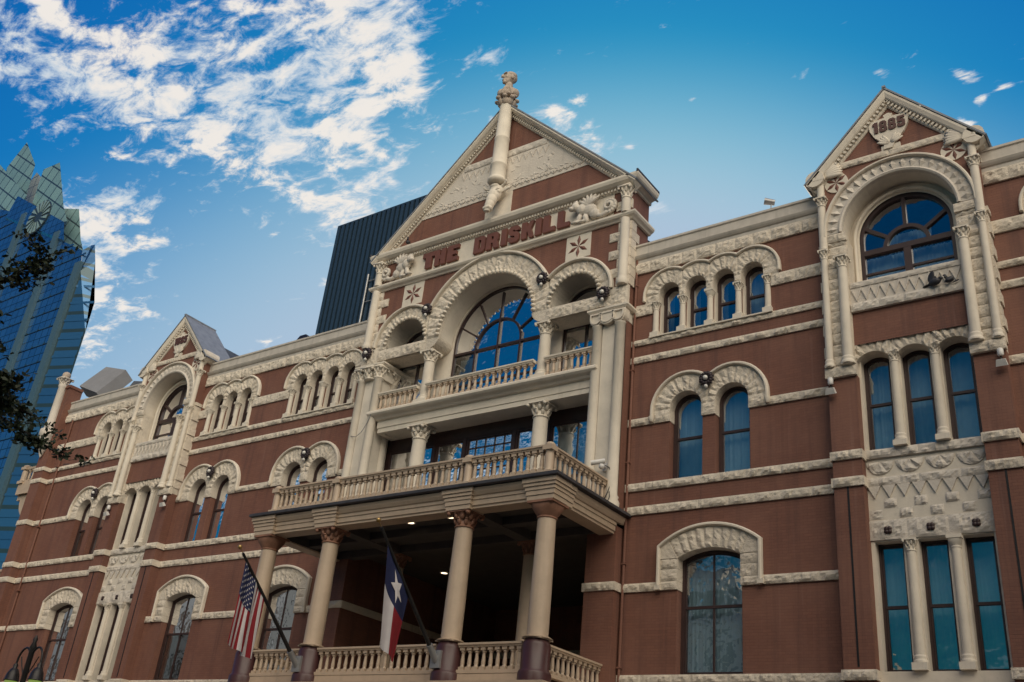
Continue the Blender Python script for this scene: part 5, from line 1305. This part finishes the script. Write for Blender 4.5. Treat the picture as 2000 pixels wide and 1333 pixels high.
m = MB(); m.tube([(X(-5.45), Y-.20, 14.35), (X(-5.2), Y-.20, 14.28), (X(-4.95), Y-.20, 14.42), (X(-4.7), Y-.22, 14.75), (X(-4.58), Y-.24, 15.05)], .012, 6)
m.build('cable', 'grey_stone', hotel)

def pigeon(x, y, z, rz, label, pose=0, s=1.0):
    mb = MB(); R_ = RZ(rz)
    def b(c, r, rot=E3): q = R_ @ Vector(c)*s; mb.ball((x+q.x, y+q.y, z+q.z), tuple(v*s for v in r), 10, 7, R_ @ rot)
    if pose == 0:
        b((0, 0, .15), (.09, .16, .10), RX(.5)); b((0, -.11, .27), (.055, .06, .07)); b((0, -.13, .34), (.045, .055, .045)); b((0, -.19, .335), (.012, .03, .012)); b((0, .19, .06), (.05, .13, .02), RX(.4)); b((-.08, .03, .15), (.025, .14, .07), RX(.4)); b((.08, .03, .15), (.025, .14, .07), RX(.4))
    else:
        b((0, 0, .10), (.09, .16, .09)); b((0, -.15, .14), (.05, .055, .05)); b((0, -.20, .13), (.012, .03, .012)); b((0, .2, .08), (.05, .13, .02))
        b((-.05, .05, .24), (.022, .09, .15), RX(.35)); b((.06, .08, .20), (.022, .09, .12), RX(.7))
    mb.tube([R_ @ Vector((.03*s, 0, .06*s))+Vector((x, y, z)), R_ @ Vector((.03*s, -.02*s, 0))+Vector((x, y, z))], .008, 5); mb.tube([R_ @ Vector((-.03*s, 0, .06*s))+Vector((x, y, z)), R_ @ Vector((-.03*s, -.02*s, 0))+Vector((x, y, z))], .008, 5)
    o = mb.build('pigeon', 'pigeon_feathers'); tag(o, label, 'bird', 'dark pigeons on ledges')
    r_ = o.modifiers.new('remesh', 'REMESH'); r_.mode = 'VOXEL'; r_.voxel_size = .012; r_.use_smooth_shade = True
pigeon(-4.83, -.50, 15.47, rad(70), 'dark pigeon with raised wings on the carved sill of the right gable bay', 1, 1.1)
pigeon(-4.48, -.50, 15.45, rad(-80), 'dark pigeon crouching on the carved sill, right of the wing-raising one', 0, .75)
pigeon(-23.72, -.72, 22.10, rad(30), 'dark bird perched on the cornice above the left winged beast', 0, .8)

dl = [(-19.9, -2.4), (-18.35, -2.44), (-22.7, 2.75)]
for (x, y), lb in zip(dl, ('lit round downlight in the porch ceiling, left of the pair behind the cornice', 'lit round downlight in the porch ceiling nearest the third porch column', 'lit round downlight deep inside the porch recess')):
    zc_ = 10.099
    t = empty('downlight', (x, y, zc_), lb, 'downlight', 'lit downlights in the porch ceiling')
    a = MB(); a.ring([(x+.15*cos(k*pi/8), zc_) for k in range(16)], [(x+.11*cos(k*pi/8), zc_) for k in range(16)], y, y) if False else None
    A = [(x+.16*cos(k*pi/8), y+.16*sin(k*pi/8)) for k in range(16)]; B = [(x+.12*cos(k*pi/8), y+.12*sin(k*pi/8)) for k in range(16)]
    a.add([(p[0], p[1], zc_-.03) for p in A]+[(p[0], p[1], zc_-.03) for p in B]+[(p[0], p[1], zc_) for p in A], [(k, (k+1) % 16, 16+(k+1) % 16, 16+k) for k in range(16)]+[(k, (k+1) % 16, 32+(k+1) % 16, 32+k) for k in range(16)])
    a.build('trim', 'white_plastic', t)
    a = MB(); a.add([(p[0], p[1], zc_-.02) for p in B], [tuple(range(16))]); a.build('lens', 'lamp_glow', t)

# ------------------------------------------------------------------ flags on slanting poles
def flag(base, top, label, kind):
    t = empty('flag', base, label, 'flag'); base = Vector(base); top = Vector(top); d = (top-base).normalized()
    p = MB(); p.tube([base, base+(top-base)*.5, top], .062, 10, r1=.036); p.build('pole', 'black_metal', t)
    f = MB(); f.tube([top, top+d*.14], .012, 6); f.ball(top+d*.20, .065, 12, 8); f.build('finial', 'gilt', t)
    b = MB(); b.tube([base-d*.12, base+d*.42], .085, 12); b.box(base.x-.16, base.x+.16, base.y, base.y+.12, base.z-.22, base.z+.22); b.build('bracket', 'grey_metal', t)
    return t, base, top, d
def quad_map(A, B, Dn, Cn, fold, amp, ph, seedk):
    """A..B along the pole (u 0..1), hanging to Dn (under A) .. Cn (under B) at v=1"""
    A, B, Dn, Cn = map(Vector, (A, B, Dn, Cn))
    def f(u, v):
        h = A.lerp(B, u); e = Dn.lerp(Cn, u); p = h.lerp(e, v)
        w = (.25+.75*v)*amp
        off = Vector((sin(fold*2*pi*u+ph+1.2*v), .6*cos(fold*2*pi*u*1.3+ph+v*2), 0))*w
        sag = Vector((0, 0, -.10*sin(pi*v)*sin(pi*u)))
        return p+off*(sin(pi*min(1, u*1.0+.0))*.6+.4)+sag
    return f
def star_pts(r): return [(r*(1 if k % 2 == 0 else .4)*sin(k*pi/5), r*(1 if k % 2 == 0 else .4)*cos(k*pi/5)) for k in range(10)]
# stars and stripes
t, b, tp, d = flag((-22.27, -3.72, 5.76), (-22.27, -6.40, 8.22), 'American flag hanging in folds from a slanting dark pole on the porch', 'us')
A = tp-d*.20; B = tp-d*1.45
fm = quad_map(A, B, A+Vector((-.34, .25, -2.22)), B+Vector((-.32, .25, -1.66)), 2.3, .125, .4, 1)
c_ = MB(); nu, nv = 52, 44
vs = [fm(i/nu, j/nv) for j in range(nv+1) for i in range(nu+1)]
for j in range(nv):
    for i in range(nu):
        canton = (i+.5)/nu < 7/13 and (j+.5)/nv < .42
        mi = 2 if canton else int((i+.5)/nu*13) % 2
        c_.f.append((j*(nu+1)+i, j*(nu+1)+i+1, (j+1)*(nu+1)+i+1, (j+1)*(nu+1)+i)); c_.m.append(mi); c_.sm.append(True)
c_.v = [tuple(v) for v in vs]
for side in (-1, 1):
    for r_ in range(9):
        for q in range(6 if r_ % 2 == 0 else 5):
            v0 = .42*((q*2+1+(r_ % 2))/12); u0 = 7/13*(r_+1)/10
            du, dv = .0165*1.35, .0165*.8
            p0 = fm(u0, v0); nn = ((fm(u0+.01, v0)-p0).cross(fm(u0, v0+.01)-p0)).normalized()*side*.008
            pts = [fm(u0+x*du*1.2, v0+y*dv*1.2)+nn for x, y in star_pts(1)]
            c_.add(pts, [tuple(range(10))], mi=1)
c_.build('cloth', ['flag_red', 'flag_white', 'flag_blue'], t)
# lone star
t, b, tp, d = flag((-17.15, -3.72, 5.80), (-17.15, -6.42, 8.48), 'Texas flag with one white star hanging from a slanting dark pole', 'tx')
A = tp-d*.45; B = tp-d*1.92
fm = quad_map(A, B, A+Vector((.10, .2, -2.5)), B+Vector((-.36, .2, -1.62)), 1.3, .08, 2.4, 4)
c_ = MB(); nu, nv = 40, 40
c_.v = [tuple(fm(i/nu, j/nv)) for j in range(nv+1) for i in range(nu+1)]
for j in range(nv):
    for i in range(nu):
        mi = 2 if (j+.5)/nv < .40 else (1 if (i+.5)/nu < .5 else 0)
        c_.f.append((j*(nu+1)+i, j*(nu+1)+i+1, (j+1)*(nu+1)+i+1, (j+1)*(nu+1)+i)); c_.m.append(mi); c_.sm.append(True)
for side in (-1, 1):
    u0, v0 = .52, .20; p0 = fm(u0, v0); nn = ((fm(u0+.01, v0)-p0).cross(fm(u0, v0+.01)-p0)).normalized()*side*.02
    pts = [fm(u0+x*.26, v0+y*.16)+nn for x, y in star_pts(1)]; c_.add(pts+[p0+nn], [(k, (k+1) % 10, 10) for k in range(10)], mi=1)
c_.build('cloth', ['flag_red', 'flag_white', 'flag_blue'], t)

# ------------------------------------------------------------------ street lamp and tree at the left
lx, ly = -28.25, -8.2
t = empty('street_lamp', (lx, ly, 0), 'dark street lamp with hanging bell shade and greenish globe at the lower left', 'street lamp')
a = MB(); a.lathe([(.22, 0), (.22, .3), (.16, .4), (.12, .9), (.085, 1.2), (.075, 5.4), (.10, 5.45), (.05, 5.6), (.07, 5.68), (.01, 5.8)], (lx, ly, 0), 14); a.build('post', 'black_metal', t)
for sg in (-1, 1):
    ax_ = lx+sg*.62; a = MB(); a.tube([(lx, ly, 4.75)]+[(lx+sg*.31*(1-cos(s)), ly, 5.05+.40*sin(s)) for s in [pi*k/10 for k in range(11)]]+[(ax_, ly, 4.98)], .032, 8)
    a.tube([(lx+sg*.1, ly, 4.7), (lx+sg*.3, ly, 4.95), (lx+sg*.45, ly, 5.2)], .016, 6); a.build('arm', 'black_metal', t)
    a = MB(); a.lathe([(.04, 5.02), (.07, 4.97), (.06, 4.90), (.11, 4.86), (.17, 4.74), (.20, 4.58), (.22, 4.56), (.21, 4.54)], (ax_, ly, 0), 14); a.build('lamp_shade', 'black_metal', t)
    a = MB(); a.ball((ax_, ly, 4.52), (.17, .17, .19), 12, 8); a.build('globe', 'street_lamp_glow', t)
def tree(x, y, label, H, tips):
    t = empty('tree', (x, y, 0), label, 'tree'); rn = random.Random(11)
    w = MB(); top = Vector((x+.4, y, H))
    w.tube([(x, y, 0), (x+.1, y, H*.4), top], .24, 10, r1=.14)
    cl = MB()
    limbs = []
    for p in tips:
        p = Vector(p); s = Vector((x+.4, y, H*1.04)); mid = s.lerp(p, .5)+Vector((0, 0, .35)); w.tube([s, mid, p], .07, 7, r1=.012); limbs.append((s, mid, p))
    w.build('trunk', 'bark', t)
    def leaf(c, s):
        a = Vector((rn.gauss(0, 1), rn.gauss(0, 1), rn.gauss(0, .7))).normalized(); b_ = a.orthogonal().normalized(); b_ = Matrix.Rotation(rn.uniform(0, 6.28), 3, a) @ b_; n_ = a.cross(b_)
        cl.add([c, c+a*s*.35+b_*s*.26, c+a*s*.75+b_*s*.2+n_*s*.05, c+a*s, c+a*s*.75-b_*s*.2+n_*s*.05, c+a*s*.35-b_*s*.26], [(0, 1, 2, 3, 4, 5)])
    tw = MB()
    for s, mid, p in limbs:
        for k in range(26):
            tt = rn.uniform(.45, 1.02); q = (mid.lerp(p, (tt-.5)*2) if tt > .5 else s.lerp(mid, tt*2))
            e = q+Vector((rn.gauss(0, .17), rn.gauss(0, .22), rn.gauss(-.04, .11)))
            tw.tube([q, q.lerp(e, .6)+Vector((0, 0, .03)), e], .008, 4, r1=.003)
            for _ in range(26): leaf(q.lerp(e, rn.uniform(.2, 1.15))+Vector((rn.gauss(0, .05), rn.gauss(0, .06), rn.gauss(0, .045))), rn.uniform(.07, .125))
    tw.build('twigs', 'bark', t); cl.build('crown', 'leaf_dark', t)
tips = [(-14.25, -18.40, 7.92), (-14.38, -18.10, 7.62), (-14.63, -18.20, 7.42), (-14.58, -17.60, 7.22), (-14.80, -17.50, 7.19), (-14.90, -17.35, 6.87), (-14.45, -17.55, 7.12), (-14.93, -18.00, 7.47), (-15.15, -17.80, 7.17), (-15.13, -18.30, 7.77)]
rn = random.Random(5)
for k in range(26): tips.append((-16.4+rn.gauss(0, 1.1), -18.6+rn.gauss(0, 1.3), 7.6+rn.gauss(0, .9)))
tree(-16.6, -18.7, 'dark small-leaved street tree reaching in from the left edge', 6.6, tips)

# ------------------------------------------------------------------ towers behind
t = empty('ribbed_building', (-62, 41, 0), 'dark blue windowless building with vertical ribs behind the pavilion gable', 'building')
a = MB(); a.box(-77.0, -47.5, 40.4, 62, 0, 63.6); a.build('wall', 'dark_rib_back', t)
a = MB(); x = -77.0
while x < -47.6: a.box(x, x+.42, 40.0, 40.39, 0, 63.8); x += .70
a.box(-77.05, -47.45, 40.05, 62.05, 63.801, 64.0)
a.build('ribs', 'dark_rib', t)
a = MB()
for x in (-70.2, -68.9): a.tube([(x, 39.85, 46.0), (x, 39.85, 55.5)], .12, 6)
a.tube([(-70.2, 39.85, 54.6), (-68.9, 39.85, 54.6)], .06, 6); a.tube([(-70.2, 39.85, 52.0), (-68.9, 39.85, 52.0)], .06, 6)
a.build('wall_ladder', 'grey_metal', t)

t = empty('glass_tower', (-205, 75, 0), 'blue glass skyscraper with folded pointed crown and round fan emblem', 'skyscraper')
def prism(name, pts, depth, mat, z0=None, dirv=(0, 1, 0)):
    mb = MB(); dv = Vector(dirv)*depth; n = len(pts); P_ = [Vector(p) for p in pts]
    mb.add(P_, [tuple(range(n))]); mb.add([p+dv for p in P_], [tuple(range(n))[::-1]])
    mb.add(P_+[p+dv for p in P_], [(i, (i+1) % n, n+(i+1) % n, n+i) for i in range(n)]); return mb.build(name, mat, t)
prism('curtain_wall', [(-262, 60, 0), (-175, 60, 0), (-175, 60, 95.5), (-177.1, 60, 100.9), (-191.4, 60, 108.5), (-209.2, 60, 118.4), (-215.5, 60, 122.5), (-223.8, 60, 126.0), (-240, 60, 131), (-262, 60, 131)], 36, 'tower_glass', dirv=(-.925, .38, 0))
mb = MB()
mb.add([(-174.9, 59.97, 0), (-169.4, 62, 0), (-169.3, 62, 81.4), (-169.5, 62, 87.9), (-174.5, 62, 98.7), (-176.9, 62, 103.4), (-176.2, 61, 102.5), (-177.0, 59.97, 100.9), (-174.9, 59.97, 95.5)], [(0, 1, 2, 8), (2, 3, 4, 8), (4, 5, 6, 7, 8)])
mb.add([(-169.4, 62, 0), (-169.3, 62, 81.4), (-169.5, 62, 87.9), (-174.5, 62, 98.7), (-176.9, 62, 103.4), (-216, 83.5, 103.4), (-216, 83.5, 0)], [(0, 1, 2, 3, 4, 5, 6)])
for k in range(24):
    z = 2+k*3.9; e = max(0, z-87)*.42; mb.add([(-174.8, 59.9, z), (-169.3-e, 61.93, z), (-169.3-e, 61.93, z+.5), (-174.8, 59.9, z+.5)], [(0, 1, 2, 3)])
mb.build('side_wall', 'tower_side_glass', t)
mb = MB()
for x, zt_ in ((-175.9, 97.5), (-189.4, 108.8), (-208.4, 119.5), (-226.0, 128)): mb.box(x-1.0, x+1.0, 59.3, 60, 0, zt_)
mb.build('pilaster_strips', 'strip_metal', t)
mb = MB()
for k in range(33):
    z = 2+k*3.9; xr_ = -175.2 if z < 95 else -177-(z-101)*1.85
    if z < 128: mb.box(-262, min(xr_, -175.2), 59.86, 59.99, z, z+.35)
mb.build('floor_lines', 'tower_side_glass', t)
prism('crown_panel', [(-215.5, 59.5, 126.8), (-188.2, 59.5, 111.0), (-185.3, 59.5, 105.5), (-191.4, 59.5, 108.5), (-217.5, 59.5, 121.5)], 3, 'tower_glass', dirv=(-.925, .38, 0))
prism('crown_fin', [(-239.6, 66, 156.4), (-245.7, 66, 150.2), (-240, 66, 140), (-226.7, 66, 130.6), (-229.3, 66, 145.3)], 4, 'crown_glass', dirv=(-.925, .38, 0))
prism('crown_fin', [(-211.2, 64, 138.1), (-218.5, 64, 138.6), (-217.0, 64, 122.0), (-196.9, 64, 116.6), (-200.9, 64, 121.6)], 4, 'crown_glass', dirv=(-.925, .38, 0))
prism('crown_fin', [(-202.2, 68, 124.1), (-218.7, 68, 129.8), (-210.0, 68, 112), (-193.5, 68, 110.1), (-196.5, 68, 114.1)], 4, 'crown_glass', dirv=(-.925, .38, 0))
prism('crown_fin', [(-239.4, 61, 146.5), (-214.7, 61, 127.6), (-219.1, 61, 123.5), (-240.2, 61, 131.0)], 3, 'crown_glass', dirv=(-.925, .38, 0))
prism('lantern', [(-241.8, 72, 151.3), (-244, 72, 148.8), (-243.0, 72, 137.5), (-230.5, 72, 132.4), (-236.4, 72, 147)], 4, 'lantern_glass', dirv=(-.925, .38, 0))
mb = MB(); ccx, ccz, rr = -200.4, 115.9, 4.4
L = arc(ccx, ccz, rr, 0, 2*pi, 32)[:-1]; mb.extrude([L], 59.25, 59.49); cl_ = mb.build('fan_emblem', 'clock_face', t)
mb = MB()
for k in range(16):
    a_ = 2*pi*k/16; L = [(ccx+1.4*cos(a_), ccz+1.4*sin(a_)), (ccx+4.2*cos(a_+.02), ccz+4.2*sin(a_+.02)), (ccx+4.2*cos(a_+.24), ccz+4.2*sin(a_+.24))]; mb.extrude([L], 59.1, 59.24)
mb.build('blades', 'clock_blade', cl_)

# ------------------------------------------------------------------ buildings across the street (most seen in the window glass)
def office(x0, x1, y0, y1, h, mat, label, nx, steps=()):
    t = empty('office_block', ((x0+x1)/2, (y0+y1)/2, 0), label, 'building')
    a = MB(); hs = []; fl = int(h/3.6); wv = MB(); fr = MB()
    for i in range(nx):
        for j in range(fl):
            cx = x0+(x1-x0)*(i+.5)/nx; z0 = .9+j*3.6; w_ = (x1-x0)/nx*.26
            hs.append([(cx-w_, z0), (cx+w_, z0), (cx+w_, z0+2.0), (cx-w_, z0+2.0)]); wv.add([(cx-w_, y1-.25, z0), (cx+w_, y1-.25, z0), (cx+w_, y1-.25, z0+2), (cx-w_, y1-.25, z0+2)], [(0, 1, 2, 3)])
            fr.box(cx-.03, cx+.03, y1-.24, y1-.16, z0, z0+2); fr.box(cx-w_, cx+w_, y1-.245, y1-.165, z0+.97, z0+1.03)
    a.poly([[(x0, 0), (x1, 0), (x1, h), (x0, h)]]+[q[::-1] for q in hs], y1)
    for q in hs: a.strip(q, y1, y1-.3, True)
    a.box(x0, x1, y0, y1-.31, 0, h-.01)
    a.box(x0-.2, x1+.2, y1-.5, y1+.35, h-.9, h-.5); a.box(x0-.1, x1+.1, y1-.5, y1+.2, h-.499, h+.3)
    for sx0, sx1, sh in steps: a.box(sx0, sx1, y0+1, y1-1.2, h, h+sh)
    a.build('wall', mat, t); wv.build('window', 'room_shade', t); fr.build('window_bars', 'frame_paint', t)
office(-32, -20.5, -46, -29.6, 14.6, 'office_cream', 'cream stepped office block across the street', 4, ((-29.5, -22.5, 2.2), (-27.5, -24.5, 3.4)))
office(-20.3, -3.5, -42, -29.6, 9.5, 'office_brick', 'low red brick office block across the street', 6)
office(-3.3, 56, -44, -29.6, 27, 'office_brown', 'brown office block across the street at the right', 16)  # unseen block, height invented to keep fill light off the lower facade
office(-125, -63, -60, -29.6, 21, 'office_dark', 'tall dark office block beyond the cross street', 14)
office(-51.0, -32.3, -46, -29.6, 11, 'office_stucco', 'tan stucco office block across the street at the left', 6)
